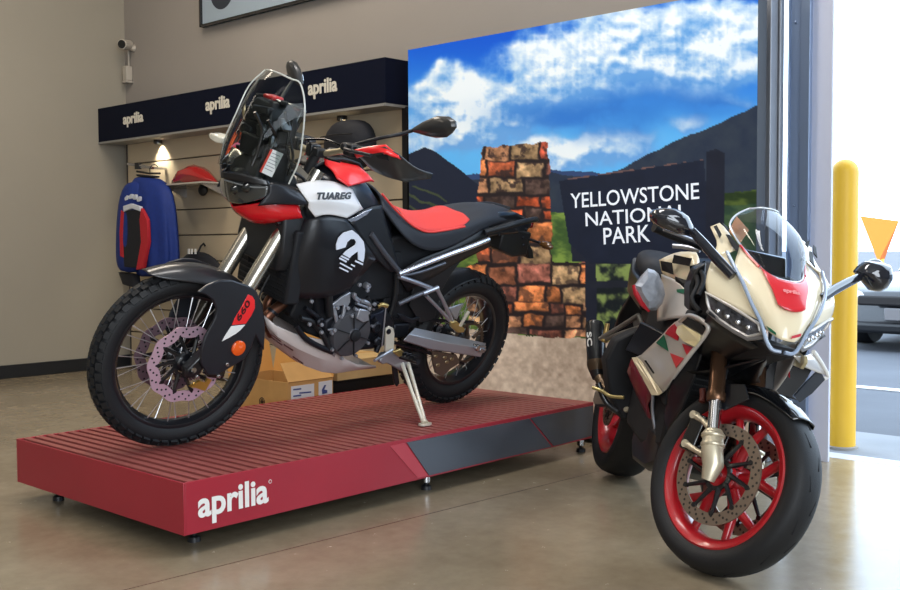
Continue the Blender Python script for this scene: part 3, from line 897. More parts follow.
MB().loft([ringz(0, -0.1, 0.16, 0.09), ringz(0, 0.02, 0.225, 0.12), ringz(0.0, 0.12, 0.225, 0.12), ringz(-0.01, 0.2, 0.16, 0.10), ringz(-0.01, 0.225, 0.08, 0.05)]).build('bag_body', dark, hb, sub=1)
MB().tube([(-0.115, -0.15, 0.12), (-0.128, 0, 0.125), (-0.115, 0.15, 0.12)], 0.004, 6).build('zip', BLACK, hb)
MB().tube([(0.1, 0.05, 0.2), (0.14, 0.05, 0.23)], 0.01).build('hook_loop', BLACK, hb)

# ================================================================ CARDBOARD BOXES
CARD = mat('cardboard', (190, 146, 88), 0.8, var=0.07, vscale=12)
CARD2 = mat('cardboard_pale', (200, 168, 116), 0.8, var=0.06, vscale=12)
CARDI = mat('cardboard_inside', (214, 160, 88), 0.8)
LBL = mat('label_paper', (214, 216, 218), 0.5)
BLU = mat('print_blue', (60, 74, 128), 0.5)
cx0 = ony(288, 402, 1.32)
bx = thing('cardboard_box', 'open brown cardboard box with two white labels behind the red platform', 'box', (cx0.x, 1.32, 0))
LX = ony(333, 390, 1.32).x - cx0.x
LY, HZ = 0.52, ony(288, 383, 1.32).z
m_ = MB(); tk = 0.006
m_.box((tk / 2, LY / 2, HZ / 2), (tk, LY, HZ)); m_.box((LX - tk / 2, LY / 2, HZ / 2), (tk, LY, HZ))
m_.box((LX / 2, tk / 2, HZ / 2), (LX - 2 * tk, tk, HZ)); m_.box((LX / 2, LY - tk / 2, HZ / 2), (LX - 2 * tk, tk, HZ)); m_.box((LX / 2, LY / 2, tk / 2), (LX, LY, tk))
m_.build('carton', CARD, bx)
def flap(pts, m): MB().plate(pts, 0.004).build('flap', m, bx)
flap([(LX, 0.0, HZ), (LX, LY, HZ), (LX + 0.05, LY, HZ + 0.24), (LX + 0.05, 0.0, HZ + 0.24)], CARDI)
flap([(0.0, LY, HZ), (LX, LY, HZ), (LX, LY + 0.05, HZ + 0.22), (0.0, LY + 0.05, HZ + 0.22)], CARDI)
flap([(0.0, 0, HZ), (LX, 0, HZ), (LX - 0.02, 0.10, HZ + 0.09), (0.03, 0.10, HZ + 0.09)], CARD)
def onbox(px, py): v = ony(px, py, 1.32); return Vector((v.x - cx0.x, -0.0015, v.z))
MB().plate([onbox(*k) for k in [(291, 401), (314, 397), (314, 383.5), (291, 386.5)]], 0.0015, d=(0, 1, 0)).build('label', LBL, bx, label='white shipping label')
MB().plate([onbox(*k) for k in [(318.5, 396), (332, 394), (332, 380), (318.5, 382)]], 0.0015, d=(0, 1, 0)).build('label', LBL, bx, label='white label with blue mark')
m_ = MB()
for k in range(3): m_.plate([onbox(293 + (k % 2) * 6, 389 + k * 3.3) - Vector((0, .001, 0)), onbox(301 + (k % 2) * 10, 388 + k * 3.2) - Vector((0, .001, 0)), onbox(301 + (k % 2) * 10, 389.5 + k * 3.2) - Vector((0, .001, 0)), onbox(293 + (k % 2) * 6, 390.4 + k * 3.3) - Vector((0, .001, 0))], 0.0006, d=(0, 1, 0))
m_.plate([onbox(*k) - Vector((0, .001, 0)) for k in [(322, 394), (327, 393), (327, 390), (324, 389.5), (326, 385), (324, 385), (321.5, 390)]], 0.0006, d=(0, 1, 0))
m_.build('label_print', BLU, bx)
m_ = MB(); m_.tube([(-0.001, LY * 0.42 + 0.022 * cos(a), HZ * 0.62 + 0.022 * sin(a)) for a in [2 * pi * k / 20 for k in range(20)]], 0.0025, 6, True)
m_.box((-0.001, LY * 0.42, HZ * 0.62), (0.002, 0.026, 0.012)); m_.box((-0.001, LY * 0.42, HZ * 0.62), (0.002, 0.010, 0.028))
m_.build('printed_mark', mat('print_brown', (70, 52, 36), 0.7), bx)

k0, k1 = ony(331, 396, 1.40), ony(397, 380, 1.40)
dkb = thing('shade_block', 'black block put in for the shade under the flat pale carton', 'shade block', (k0.x + 0.06, 1.46, 0))  # black block put in for the dark shade beneath the carton
m_ = MB(); w_ = k1.x - k0.x - 0.02
m_.box((w_ / 2, 0.2, 0.13), (w_, 0.40, 0.26))
m_.build('shade_block_body', MATTEBLK, dkb, bevel=0.008)
MB().box((w_ / 2, 0.2, 0.268), (w_ + 0.02, 0.42, 0.02)).build('rim', MATTEBLK, dkb, bevel=0.004)
fb = thing('flat_carton', 'pale flat cardboard carton lying on the black shade block', 'box', (k0.x + 0.03, 1.38, 0.279))
w2 = ony(398, 366, 1.38).x - k0.x
MB().box((w2 / 2, 0.25, 0.055), (w2, 0.5, 0.11)).build('carton', CARD2, fb, bevel=0.003)
MB().box((w2 / 2, 0.25, 0.1105), (w2, 0.05, 0.001)).build('packing_tape', CARD, fb)
# ================================================================ SHARED MOTORCYCLE SHAPES
def axis_rot(ax, ang, p):
    return Matrix.Translation(p) @ Matrix.Rotation(ang, 4, Vector(ax)) @ Matrix.Translation(-Vector(p))

def both(mb, name, m, root, **kw):
    """the left piece and its mirrored twin on the right, as two parts"""
    o1 = mb.build(name, m, root, **kw)
    q = MB(); q.v, q.f, q.mi = list(mb.v), list(mb.f), list(mb.mi)
    q.mirror(False)
    return o1, q.build(name, m, root, **kw)

def tyre_profile(R, rb, hw):
    d = R - rb
    left = [(rb, 0.62 * hw), (rb + 0.10 * d, 0.80 * hw), (rb + 0.35 * d, 0.98 * hw), (rb + 0.55 * d, 1.0 * hw), (rb + 0.74 * d, 0.93 * hw), (rb + 0.88 * d, 0.72 * hw), (rb + 0.965 * d, 0.40 * hw), (R, 0)]
    return left + [(r, -h) for r, h in left[-2::-1]]

def tyre(name, root, R, rb, hw, c, X=None, knobs=0, label=None):
    m_ = MB()
    m_.lathe(tyre_profile(R - (0.009 if knobs else 0), rb, hw - (0.004 if knobs else 0)), c, (0, 1, 0), 96, closed=True)
    if knobs:
        c = Vector(c)
        for k in range(knobs):
            a = 2 * pi * k / knobs
            for row, (yy, tl, rr_, s0) in enumerate([(0.0, 0, R - 0.004, (0.022, 0.030, 0.014)), (0.45, 0.45, R - 0.008, (0.024, 0.022, 0.014)), (-0.45, -0.45, R - 0.008, (0.024, 0.022, 0.014)),
                                                     (0.80, 0.95, R - 0.021, (0.022, 0.026, 0.013)), (-0.80, -0.95, R - 0.021, (0.022, 0.026, 0.013))]):
                aa = a + (pi / knobs if row in (1, 2) else 0)
                L = 2 * pi * R / knobs
                M = Matrix.Rotation(-aa, 4, 'Y') @ Matrix.Translation((rr_, yy * hw, 0)) @ Matrix.Rotation(tl, 4, 'Z')
                q = MB().box((0, 0, 0), (s0[2], s0[1] * hw / 0.045 * 0.8, L * 0.66))
                q.xf(M)
                m_.add([v + c for v in q.v], q.f)
    if X is not None: m_.xf(X)
    return m_.build(name, RUBBER, root, smooth=35, label=label)

def spoked_rim(name, root, rb, hw, c, X, m_rim, n_sp, hub_r, hub_w):
    c = Vector(c)
    prof = [(rb + 0.010, hw), (rb + 0.004, hw + 0.002), (rb - 0.008, hw - 0.002), (rb - 0.014, hw * 0.55), (rb - 0.022, hw * 0.3), (rb - 0.022, -hw * 0.3), (rb - 0.014, -hw * 0.55), (rb - 0.008, -hw + 0.002), (rb + 0.004, -hw - 0.002), (rb + 0.010, -hw),
            (rb + 0.002, -hw * 0.7), (rb - 0.008, -hw * 0.3), (rb - 0.008, hw * 0.3), (rb + 0.002, hw * 0.7)]
    m_ = MB().lathe(prof, c, (0, 1, 0), 80, closed=True)
    if X is not None: m_.xf(X)
    rim = m_.build(name, m_rim, root)
    h = MB().lathe([(0.012, hub_w * 0.5 + 0.004), (hub_r * 0.7, hub_w * 0.5), (hub_r, hub_w * 0.44), (hub_r, hub_w * 0.34), (hub_r * 0.6, hub_w * 0.25), (hub_r * 0.6, -hub_w * 0.25), (hub_r, -hub_w * 0.34), (hub_r, -hub_w * 0.44), (hub_r * 0.7, -hub_w * 0.5), (0.012, -hub_w * 0.5 - 0.004)], c, (0, 1, 0), 32)
    if X is not None: h.xf(X)
    h.build('hub', SATIN, rim)
    SP = mat('spoke_steel', (205, 205, 208), 0.3, 0.85)
    for k in range(n_sp):
        a = 2 * pi * (k + 0.5) / n_sp
        sgn = 1 if k % 2 else -1
        tw = 0.55 if (k // 2) % 2 else -0.55
        p0 = Vector((cos(a + tw) * hub_r * 0.96, sgn * hub_w * 0.39, sin(a + tw) * hub_r * 0.96))
        p1 = Vector((cos(a) * (rb - 0.014), sgn * hw * 0.35, sin(a) * (rb - 0.014)))
        q = MB().tube([c + p0, c + p0 * 0.25 + p1 * 0.75, c + p1], [0.0017, 0.0017, 0.0027], 6)
        if X is not None: q.xf(X)
        q.build('spoke', SP, rim)
    return rim

def brake_disc(name, root, c, r0, r1, y, th, m_d, X, wave=0, holes=0, m_hole=None, label=None, buttons=10, m_c=None):
    c = Vector(c) + Vector((0, y, 0))
    n_ = 144
    rows = []
    ro = [r1 + (0.004 * cos(wave * 2 * pi * j / n_) if wave else 0) for j in range(n_)]
    ri = [r0 + (0.003 * cos(wave * 2 * pi * j / n_) if wave else 0) for j in range(n_)]
    def ring(rr_, yy): return [c + Vector((cos(2 * pi * j / n_) * rr_[j], yy, sin(2 * pi * j / n_) * rr_[j])) for j in range(n_)]
    m_ = MB().grid([ring(ri, -th / 2), ring(ro, -th / 2), ring(ro, th / 2), ring(ri, th / 2), ring(ri, -th / 2)], closed=True)
    if X is not None: m_.xf(X)
    d = m_.build(name, m_d, root, weld=True, label=label)
    if holes:
        q = MB()
        for k in range(holes):
            a = 2 * pi * k / holes
            rr_ = r0 + (r1 - r0) * (0.25, 0.52, 0.78)[k % 3]
            q.lathe([(0.0042, -th / 2 - 0.0006), (0.0042, th / 2 + 0.0006)], c + Vector((cos(a) * rr_, 0, sin(a) * rr_)), (0, 1, 0), 8)
        if X is not None: q.xf(X)
        q.build('drilled_holes', m_hole or MATTEBLK, d, smooth=0)
    if m_c is not None:
        q = MB()
        for k in range(buttons):
            a = 2 * pi * k / buttons
            u = Vector((cos(a), 0, sin(a)))
            b_ = 2 * pi * (k + 0.45) / buttons
            u2 = Vector((cos(b_), 0, sin(b_)))
            q.tube([c + u2 * 0.045, c + u * (r0 + 0.004)], [0.009, 0.006], 6)
            q.disc(c + u * (r0 + 0.002), (0, 1, 0), 0.008, th + 0.006, 12)
        q.lathe([(0.038, -0.004), (0.052, -0.004), (0.052, 0.004), (0.038, 0.004)], c, (0, 1, 0), 32, closed=True)
        if X is not None: q.xf(X)
        q.build('disc_carrier', m_c, d)
    return d

def bolt(mb, p, ax, r=0.006, h=0.006):
    mb.lathe([(r, 0), (r, h * 0.7), (r * 0.75, h)], p, ax, 8)

def ptube(name, m, root, pts, r, n=10, X=None, label=None):
    q = MB().tube(smooth_path(pts), r, n)
    if X is not None: q.xf(X)
    return q.build(name, m, root, smooth=60, label=label)

def smooth_path(pts, k=4):
    pts = [Vector(p) for p in pts]
    if len(pts) < 3: return pts
    out = []
    P_ = [pts[0] * 2 - pts[1]] + pts + [pts[-1] * 2 - pts[-2]]
    for i in range(1, len(P_) - 2):
        a, b_, c, d = P_[i - 1], P_[i], P_[i + 1], P_[i + 2]
        for j in range(k):
            t = j / k
            out.append(0.5 * ((2 * b_) + (c - a) * t + (2 * a - 5 * b_ + 4 * c - d) * t * t + (3 * b_ - a - 3 * c + d) * t ** 3))
    out.append(pts[-1])
    return out

def skin(rows, name, m, root, solid=0.004, sub=2, mirror=False, X=None, label=None, smooth=180):
    q = MB().grid(rows)
    if mirror: q.mirror()
    if X is not None: q.xf(X)
    o = q.build(name, m, root, sub=sub, solid=solid, weld=True, smooth=smooth, label=label)
    for md in o.modifiers:
        if md.type == 'SUBSURF': md.boundary_smooth = 'PRESERVE_CORNERS'
    return o
# ================================================================ ADVENTURE MOTORCYCLE
TW = Vector((1.8580, 0.5840, PL_T + 0.0135))
TPSI, TLEAN, TST = -0.0249, 0.2996, -0.1347
TM = Matrix.Translation(TW) @ Matrix.Rotation(pi + TPSI, 4, 'Z') @ Matrix.Rotation(-TLEAN, 4, 'X') @ Matrix.Rotation(0.0017, 4, 'Y')
TMI = TM.inverted()
def TP(px, py, y):
    """point of the motorcycle's own space on the lengthwise plane y that the photo shows at px, py"""
    o = TMI @ CO; d = TMI.to_3x3() @ ray(px, py)
    return o + d * ((y - o.y) / d.y)
def TPL(l, y): return [TP(a, b_, y) for a, b_ in l]
mo = thing('adventure_motorcycle', 'red, white and black tall adventure motorcycle on its side stand on the red platform', 'motorcycle', M=TM)
WB, RFT, RRT = 1.525, 0.3475, 0.3335
RK = radians(26.7)
SX = axis_rot((-sin(RK), 0, cos(RK)), TST, (WB + 0.113, 0, 0))
FA = (WB, 0, RFT)
REDP = mat('red_bodywork', (206, 22, 32), 0.25, coat=0.5)
REDG = mat('bright_red_bodywork', (232, 36, 40), 0.3, coat=0.4)
WHT = mat('white_bodywork', (222, 220, 220), 0.22, coat=0.6)
FORK = mat('fork_grey_metal', (186, 182, 172), 0.22, 0.95)
GOLD = mat('gold_metal', (196, 168, 108), 0.35, 0.85)
CREAM = mat('cream_metal', (214, 206, 190), 0.35, 0.35)
DKM = mat('dark_engine_metal', (36, 37, 43), 0.42, 0.6, var=0.15, vscale=20)
SIL = mat('silver_engine_metal', (176, 178, 186), 0.35, 0.8)
COPP = mat('heated_exhaust_steel', (124, 84, 66), 0.35, 0.8)
ANTH = mat('anthracite_bodywork', (26, 28, 35), 0.36, coat=0.2)
LENS = glass_mat('clear_lens', (214, 220, 222), 0.35)
STICK = mat('sticker_white', (214, 214, 210), 0.5)

# ---- wheels
tyre('front_tyre', mo, RFT, 0.268, 0.047, FA, SX, 52)
spoked_rim('front_rim', mo, 0.268, 0.030, FA, SX, SATIN, 36, 0.036, 0.10)
tyre('rear_tyre', mo, RRT, 0.232, 0.074, (0, 0, RRT), None, 44)
spoked_rim('rear_rim', mo, 0.232, 0.050, (0, 0, RRT), None, SATIN, 36, 0.05, 0.13)
PINK = mat('pinkish_steel_disc', (206, 172, 190), 0.4, 0.5)
brake_disc('front_brake_disc', mo, FA, 0.108, 0.150, 0.062, 0.005, PINK, SX, 10, 60, m_c=SATIN, label='pale pinkish wavy brake disc')
brake_disc('front_brake_disc', mo, FA, 0.108, 0.150, -0.062, 0.005, mat('shaded_steel_disc', (120, 98, 108), 0.45, 0.6), SX, 10, 60, m_c=SATIN)  # far disc: its shade is put in by a darker disc colour
q = MB().tube([(WB, -0.13, RFT), (WB, 0.135, RFT)], 0.011, 12); q.xf(SX); ax_ = q.build('front_axle', STEEL, mo)
q = MB().tube([(0, -0.15, RRT), (0, 0.155, RRT)], 0.012, 12); bolt(q, (0, 0.155, RRT), (0, 1, 0), 0.018, 0.012); q.build('rear_axle', STEEL, mo)
q = MB().lathe([(0.092, 0.0), (0.105, 0.0), (0.105, 0.006), (0.092, 0.006)], (0, 0.088, RRT), (0, 1, 0), 44, closed=True)
for k in range(42):
    a = 2 * pi * k / 42
    q.box((cos(a) * 0.108, 0.091, RRT + sin(a) * 0.108), (0.006, 0.005, 0.006), Matrix.Rotation(-a, 3, 'Y'))
for k in range(5):
    a = 2 * pi * k / 5
    q.tube([(cos(a) * 0.04, 0.091, RRT + sin(a) * 0.04), (cos(a) * 0.095, 0.091, RRT + sin(a) * 0.095)], 0.009, 6)
q.build('rear_sprocket', mat('brown_sprocket', (84, 68, 56), 0.45, 0.6), mo)
brake_disc('rear_brake_disc', mo, (0, 0, RRT), 0.085, 0.13, -0.095, 0.005, STEEL, None, 8, 40, m_c=SATIN)
q = MB().tube([(0.0, 0.091, RRT + 0.106), (0.62, 0.091, 0.50)], 0.008, 6, flat=1.6); q.build('drive_chain_run', DKM, mo)
q = MB().tube([(0.0, 0.091, RRT - 0.106), (0.62, 0.091, 0.41)], 0.008, 6, flat=1.6); q.build('drive_chain_run', DKM, mo)

# ---- fork
def forkx(z): return WB + 0.113 + 0.02 - 0.503 * z
for s in (1, -1):
    y = 0.105 * s
    tubeo = MB().tube([(forkx(0.60), y, 0.60), (forkx(0.62), y, 0.62), (forkx(0.86), y, 0.86), (forkx(0.88), y, 0.88), (forkx(1.13), y, 1.13)], [0.0285, 0.030, 0.030, 0.0275, 0.0275], 24)
    tubeo.xf(SX); fk = tubeo.build('fork_tube', FORK, mo, smooth=50)
    sl = MB().tube([(forkx(0.36), y, 0.36), (forkx(0.61), y, 0.61)], 0.0215, 20); sl.xf(SX); sl.build('slider', mat('dark_slider', (70, 66, 60), 0.3, 0.8), fk)
    lg = MB().loft([[(forkx(0.44) + a * 0.030, y + b_ * 0.026, 0.44) for a, b_ in ((-1, -1), (1, -1), (1, 1), (-1, 1))], [(WB - 0.005 + a * 0.034, y + b_ * 0.026, RFT + 0.0) for a, b_ in ((-1, -1), (1, -1), (1, 1), (-1, 1))], [(WB + a * 0.022, y + b_ * 0.022, RFT - 0.035) for a, b_ in ((-1, -1), (1, -1), (1, 1), (-1, 1))]])
    lg.xf(SX); lg.build('axle_lug', SATIN, fk, bevel=0.008)
    cl = MB()
    for z in (0.90, 0.945): cl.lathe([(0.034, -0.012), (0.036, 0.0), (0.034, 0.012)], (forkx(z), y, z), (-sin(RK), 0, cos(RK)), 20)
    bolt(cl, (forkx(0.92) + 0.03, y + 0.015 * s, 0.92), (1, 0, 0), 0.008, 0.02)
    cl.xf(SX); cl.build('fork_clamp', SATIN, fk)
q = MB()
for z, h in ((0.92, 0.035), (1.10, 0.03)):
    q.box((forkx(z) - 0.025, 0, z), (0.075, 0.22, h), Matrix.Rotation(-RK, 3, 'Y'))
q.tube([(forkx(0.92) - 0.05, 0, 0.90), (forkx(1.1) - 0.05, 0, 1.11)], 0.025, 16)
q.xf(SX); q.build('triple_clamp', SATIN, mo, bevel=0.006)
# caliper
q = MB().loft([[(1.40 + a * 0.035, 0.062 + b_ * 0.030, z) for a, b_ in ((-1, -1), (1, -1), (1, 1), (-1, 1))] for z in (0.31, 0.335, 0.41, 0.43)])
q.xf(axis_rot((0, 1, 0), radians(-8), (WB, 0, RFT))); q.xf(SX)
cp = q.build('brake_caliper', GLOSSBLK, mo, bevel=0.008)
for p_ in [(226.5, 364), (218, 376), (196.7, 376.7)]:
    q = MB(); bolt(q, TP(p_[0], p_[1], 0.148), (0, 1, 0), 0.009, 0.01); q.build('caliper_bolt', STEEL, cp)
q = MB(); q.plate([TP(*p_, 0.085) for p_ in [(190, 387), (200, 381), (206, 383), (208, 378.5), (212, 380), (205, 391), (196, 388)]], 0.012); q.build('gold_bracket', mat('gold_anodised', (214, 172, 84), 0.3, 0.8), cp)

# ---- front fender: arch over the tyre and the guards down the fork
rows = []
for a, w, dr in [(63.5, 0.034, 0.006), (67, 0.058, 0.026), (76, 0.074, 0.050), (90, 0.086, 0.066), (104, 0.096, 0.072), (118, 0.100, 0.074), (131, 0.094, 0.076)]:
    a = radians(a); r = 0.393
    rows.append([Vector((WB + cos(a) * (r - d), y, RFT + sin(a) * (r - d))) for y, d in ((-w, dr), (-w * 0.72, dr * 0.35), (0, 0), (w * 0.72, dr * 0.35), (w, dr))])
fnd = skin(rows, 'front_fender', mat('fender_grey_black', (44, 44, 47), 0.3, coat=0.2), mo, 0.004, 2, X=SX)  # sheen of the wall is put into this greyer black
q = MB().plate([TP(*p_, y_) for p_, y_ in [((160.5, 277.2), .012), ((166, 275.6), .012), ((168, 274), .012), ((169.5, 275), .012), ((176, 272.5), .012), ((176, 273.6), .012), ((170, 276.4), .012), ((168, 277.4), .012), ((166, 276.8), .012)]], 0.0015)
outer = [(196, 291.5), (206, 284), (219, 279), (231, 279), (242, 283), (250, 286), (255.5, 291), (259, 299), (263, 316.7), (263.5, 330), (262.5, 350), (258, 342), (254, 334), (250, 346), (243, 358), (230, 366), (216, 374), (206, 374), (199, 362), (199.5, 350), (203, 336), (213, 318), (215, 308), (211, 299), (204, 294)]
def guard(y0, y1): return MB().plate(TPL(outer, y0), y1 - y0, d=(0, 1, 0))
g_ = guard(0.134, 0.147)
og = g_.build('fork_guard', ANTH, mo, bevel=0.005, smooth=40)
qm = MB(); iv = SX.inverted(); qm.v = [iv @ v for v in g_.v]; qm.f = list(g_.f); qm.mi = list(g_.mi); qm.mirror(False); qm.xf(SX)
qm.build('fork_guard', ANTH, mo, bevel=0.005)
red = [(247.8, 294.2), (252, 296), (254.4, 300), (254.6, 307.8), (251, 315.5), (245.5, 323.5), (231.5, 325), (234.5, 318), (240, 309)]
wht = [(231, 326), (245, 324.5), (240, 330), (235.5, 333.6), (228, 338), (221.5, 341.3), (226, 333.5)]
MB().plate(TPL(red, 0.146), 0.003, d=(0, 1, 0)).build('red_decal', REDG, og, bevel=0.001, label='red decal on the fork guard')
MB().plate(TPL(wht, 0.146), 0.003, d=(0, 1, 0)).build('white_decal', WHITEP, og, bevel=0.001, label='white decal on the fork guard')
vs, fs = text_fit('660', 0.085, 0.026, bold=0.02, shear=0.2)
b0 = TP(239.5, 321.5, 0.1498); b1 = TP(250.5, 304, 0.1498); b2 = TP(236.5, 318.5, 0.1498)
q = MB().add([frame(b0, b1 - b0, b2 - b0) @ v for v in vs], fs); q.build('number_lettering', mat('dark_red_print', (60, 12, 18), 0.5), og, smooth=0)
rc = TP(238, 347.8, 0.147)
MB().lathe([(0.030, 0), (0.030, 0.007), (0.024, 0.011), (0.0, 0.012)], rc, (0, 1, 0), 28).build('orange_reflector', mat('orange_reflector', (236, 92, 24), 0.2, coat=0.8), og)
ptube('brake_hose', BLACK, mo, [TP(259, 300, 0.10), TP(262, 308, 0.11), TP(258, 322, 0.12), TP(246, 345, 0.10), TP(236, 360, 0.09)], 0.0045)
ptube('brake_hose', BLACK, mo, [TP(285, 240, 0.06), TP(272, 270, 0.04), TP(258, 300, 0.07), TP(253, 335, 0.09)], 0.0045)

# ---- beak
rows = [[TP(232.3, 207, 0.0), TP(242, 205.5, 0.05), TP(257, 203.5, 0.095), TP(270, 200.5, 0.12), TP(287, 202, 0.14), TP(299, 205, 0.155)],
        [TP(234.5, 211.5, 0.0), TP(244, 213, 0.05), TP(258, 213, 0.095), TP(270, 212, 0.13), TP(287, 213, 0.155), TP(301, 213.5, 0.17)],
        [TP(240.5, 216.8, 0.0), TP(247, 219.3, 0.05), TP(258, 221, 0.085), TP(270, 220.5, 0.12), TP(287, 219.5, 0.15), TP(302.5, 217.5, 0.165)],
        [TP(247, 220.5, 0.0), TP(253.5, 223.5, 0.03), TP(260, 225.2, 0.055), TP(272, 224.3, 0.09), TP(287, 222, 0.12), TP(302, 219, 0.14)],
        [TP(250, 222, 0.0) - Vector((0, 0, .0)), TP(255, 224, 0.0), TP(262, 225, 0.0), TP(272, 223.5, 0.0), TP(287, 221.5, 0.0), TP(302, 219, 0.0)]]
both(MB().grid(rows), 'beak', REDP, mo, sub=2, solid=0.005, smooth=180)

# ---- headlight: dark lens in a black cowl
cowl = MB()
def hring(x, w, z0, z1, n_=16): return [(x - 0.10 * (abs(cos(t)) ** 2) * w / 0.14, w * cos(t), (z0 + z1) / 2 + (z1 - z0) / 2 * sin(t)) for t in [2 * pi * k / n_ for k in range(n_)]]
cowl.loft([hring(1.425, 0.085, 1.005, 1.085), hring(1.405, 0.125, 0.993, 1.105), hring(1.36, 0.145, 0.985, 1.115), hring(1.27, 0.15, 0.99, 1.10), hring(1.20, 0.12, 1.0, 1.07)])
hl = cowl.build('headlight', SATIN, mo, sub=1, smooth=180)
lens = [[TP(224, 178, 0.0), TP(236, 181, 0.05), TP(251, 184.5, 0.10), TP(270, 185.5, 0.145)],
        [TP(225.3, 185, 0.0), TP(238, 189, 0.06), TP(253, 191, 0.112), TP(270, 189, 0.15)],
        [TP(226.5, 196, 0.0), TP(237, 199.5, 0.06), TP(252, 199, 0.11), TP(268.5, 193.4, 0.15)],
        [TP(229, 202, 0.0), TP(238, 204, 0.05), TP(247, 203.5, 0.09), TP(262, 198, 0.14)]]
both(MB().grid(lens), 'headlight_lens', mat('smoked_lens', (58, 60, 60), 0.06, coat=1.0, metal=0.3), hl, sub=2, solid=0.004, smooth=180)
ptube('light_strip', mat('led_grey', (112, 114, 114), 0.3), hl, [TP(224.5, 180, 0.004), TP(236, 183.5, 0.055), TP(251, 187, 0.107), TP(268, 187.5, 0.152)], 0.003)
bl_ = [TP(234, 190, 0.06), TP(246, 188, 0.1), TP(262, 190, 0.14)]
for k, p_ in enumerate(bl_[:2]): MB().lathe([(0.0, 0.012), (0.012, 0.01), (0.018, 0.0)], p_, (1, 0.35, 0), 16).build('reflector_bowl', mat('bowl_chrome', (84, 86, 86), 0.15, 0.9), hl)
brow = [[TP(222, 172, 0.0), TP(234, 172, 0.05), TP(250, 176, 0.1), TP(268, 180, 0.14)], [TP(224, 178, 0.0) + Vector((.012, 0, 0)), TP(236, 181, 0.055), TP(251, 184.5, 0.108), TP(271, 186, 0.152)]]
both(MB().grid(brow), 'headlight_brow', SATIN, mo, sub=2, solid=0.005, smooth=180)
side_ = [[TP(269, 184, 0.15), TP(282, 184, 0.16), TP(296, 190, 0.165), TP(303, 194, 0.165)], [TP(268.5, 193, 0.152), TP(283, 195, 0.175), TP(299, 197, 0.182), TP(308, 202, 0.184)], [TP(258, 206, 0.14), TP(275, 204, 0.165), TP(292, 205, 0.178), TP(307, 205, 0.184)]]
both(MB().grid(side_), 'cowl_side', ANTH, mo, sub=2, solid=0.006, smooth=180)

# ---- tall clear screen
prof_ = [(1.27, 0.150, 1.09, 0.205), (1.257, 0.170, 1.18, 0.208), (1.262, 0.174, 1.275, 0.160), (1.270, 0.165, 1.39, 0.10), (1.268, 0.115, 1.460, 0.045)]
def srow(x, w, z, bulge, n_=9):
    return [Vector((x + bulge * (1 - (k / (n_ - 1) * 2 - 1) ** 2), (k / (n_ - 1) * 2 - 1) * w, z + 0.02 * (1 - (k / (n_ - 1) * 2 - 1) ** 2))) for k in range(n_)]
rows = [srow(*p_) for p_ in prof_]
scr = skin(rows, 'windscreen', glass_mat('clear_screen', (205, 212, 210), 0.22), mo, 0.0, 2)
edge = [r[0] for r in rows] + rows[-1][1:-1] + [r[-1] for r in rows[::-1]]
MB().tube(smooth_path(edge), 0.0034, 8).build('screen_edge', mat('painted_gleam', (196, 198, 190), 0.15, coat=0.6), scr)  # brightness of the clear rim painted in as a pale tube
strip = [r[1] for r in rows]
fold = [[r[k] + (r[k] - Vector((1.2, 0, r[k].z))).normalized() * 0.003 for k in (1, 2, 3)] for r in rows]
MB().grid(fold).build('screen_fold', mat('painted_sheen_film', (168, 170, 164), 0.08, coat=0.8, alpha=0.38), scr, sub=2, smooth=180)  # pale film paints in the light strip refracted by the bend
MB().tube(smooth_path([f_[1] + Vector((0.002, 0, 0)) for f_ in fold]), 0.0028, 6).build('screen_crease', mat('painted_gleam', (196, 198, 190), 0.15, coat=0.6), scr)  # gleam along the bend painted in as a pale line

# ---- instrument tower, display, sticker
def zring(z, x0, x1, w): return [(x0, -w, z), (x1, -w * 0.8, z), (x1, w * 0.8, z), (x0, w, z)]
q = MB().loft([zring(1.06, 1.18, 1.39, 0.115), zring(1.13, 1.22, 1.365, 0.10), zring(1.16, 1.24, 1.34, 0.075), zring(1.21, 1.245, 1.335, 0.07), zring(1.23, 1.235, 1.35, 0.098), zring(1.30, 1.23, 1.35, 0.10), zring(1.345, 1.235, 1.345, 0.085), zring(1.375, 1.25, 1.33, 0.06)])
q.box((1.30, 0.092, 1.14), (0.10, 0.03, 0.14)); q.box((1.29, 0.096, 1.27), (0.06, 0.02, 0.09))
q.box((1.355, 0.0, 1.20), (0.03, 0.12, 0.08)); q.box((1.350, -0.03, 1.31), (0.02, 0.09, 0.05))
dt = q.build('dash_tower', BLACK, mo, bevel=0.008)
for cxyz, sxyz, rz_ in (((1.352, 0.05, 1.265), (0.03, 0.05, 0.05), 15), ((1.348, -0.05, 1.245), (0.03, 0.07, 0.04), -10), ((1.345, 0.02, 1.335), (0.03, 0.10, 0.03), 5), ((1.30, 0.105, 1.30), (0.05, 0.03, 0.05), 20), ((1.285, 0.09, 1.19), (0.05, 0.035, 0.06), -15), ((1.33, 0.085, 1.235), (0.03, 0.03, 0.06), 25)):
    MB().box(cxyz, sxyz, Matrix.Rotation(radians(rz_), 3, 'X')).build('dash_bracket', GLOSSBLK if rz_ > 10 else SATIN, dt, bevel=0.006)
q = MB().box((1.222, 0, 1.31), (0.03, 0.17, 0.12), Matrix.Rotation(radians(-22), 3, 'Y')); q.build('display', GLOSSBLK, dt, bevel=0.01)
for pts in [[(285, 112), (289, 130), (287, 150), (292, 168)], [(292, 118), (289, 136), (293, 156), (288, 176)], [(255, 112), (262, 130), (258, 150), (252, 166)], [(268, 120), (276, 138), (270, 150)]]:
    ptube('wiring_hose', GLOSSBLK, mo, [TP(a, b_, 0.115) for a, b_ in pts], 0.0055)
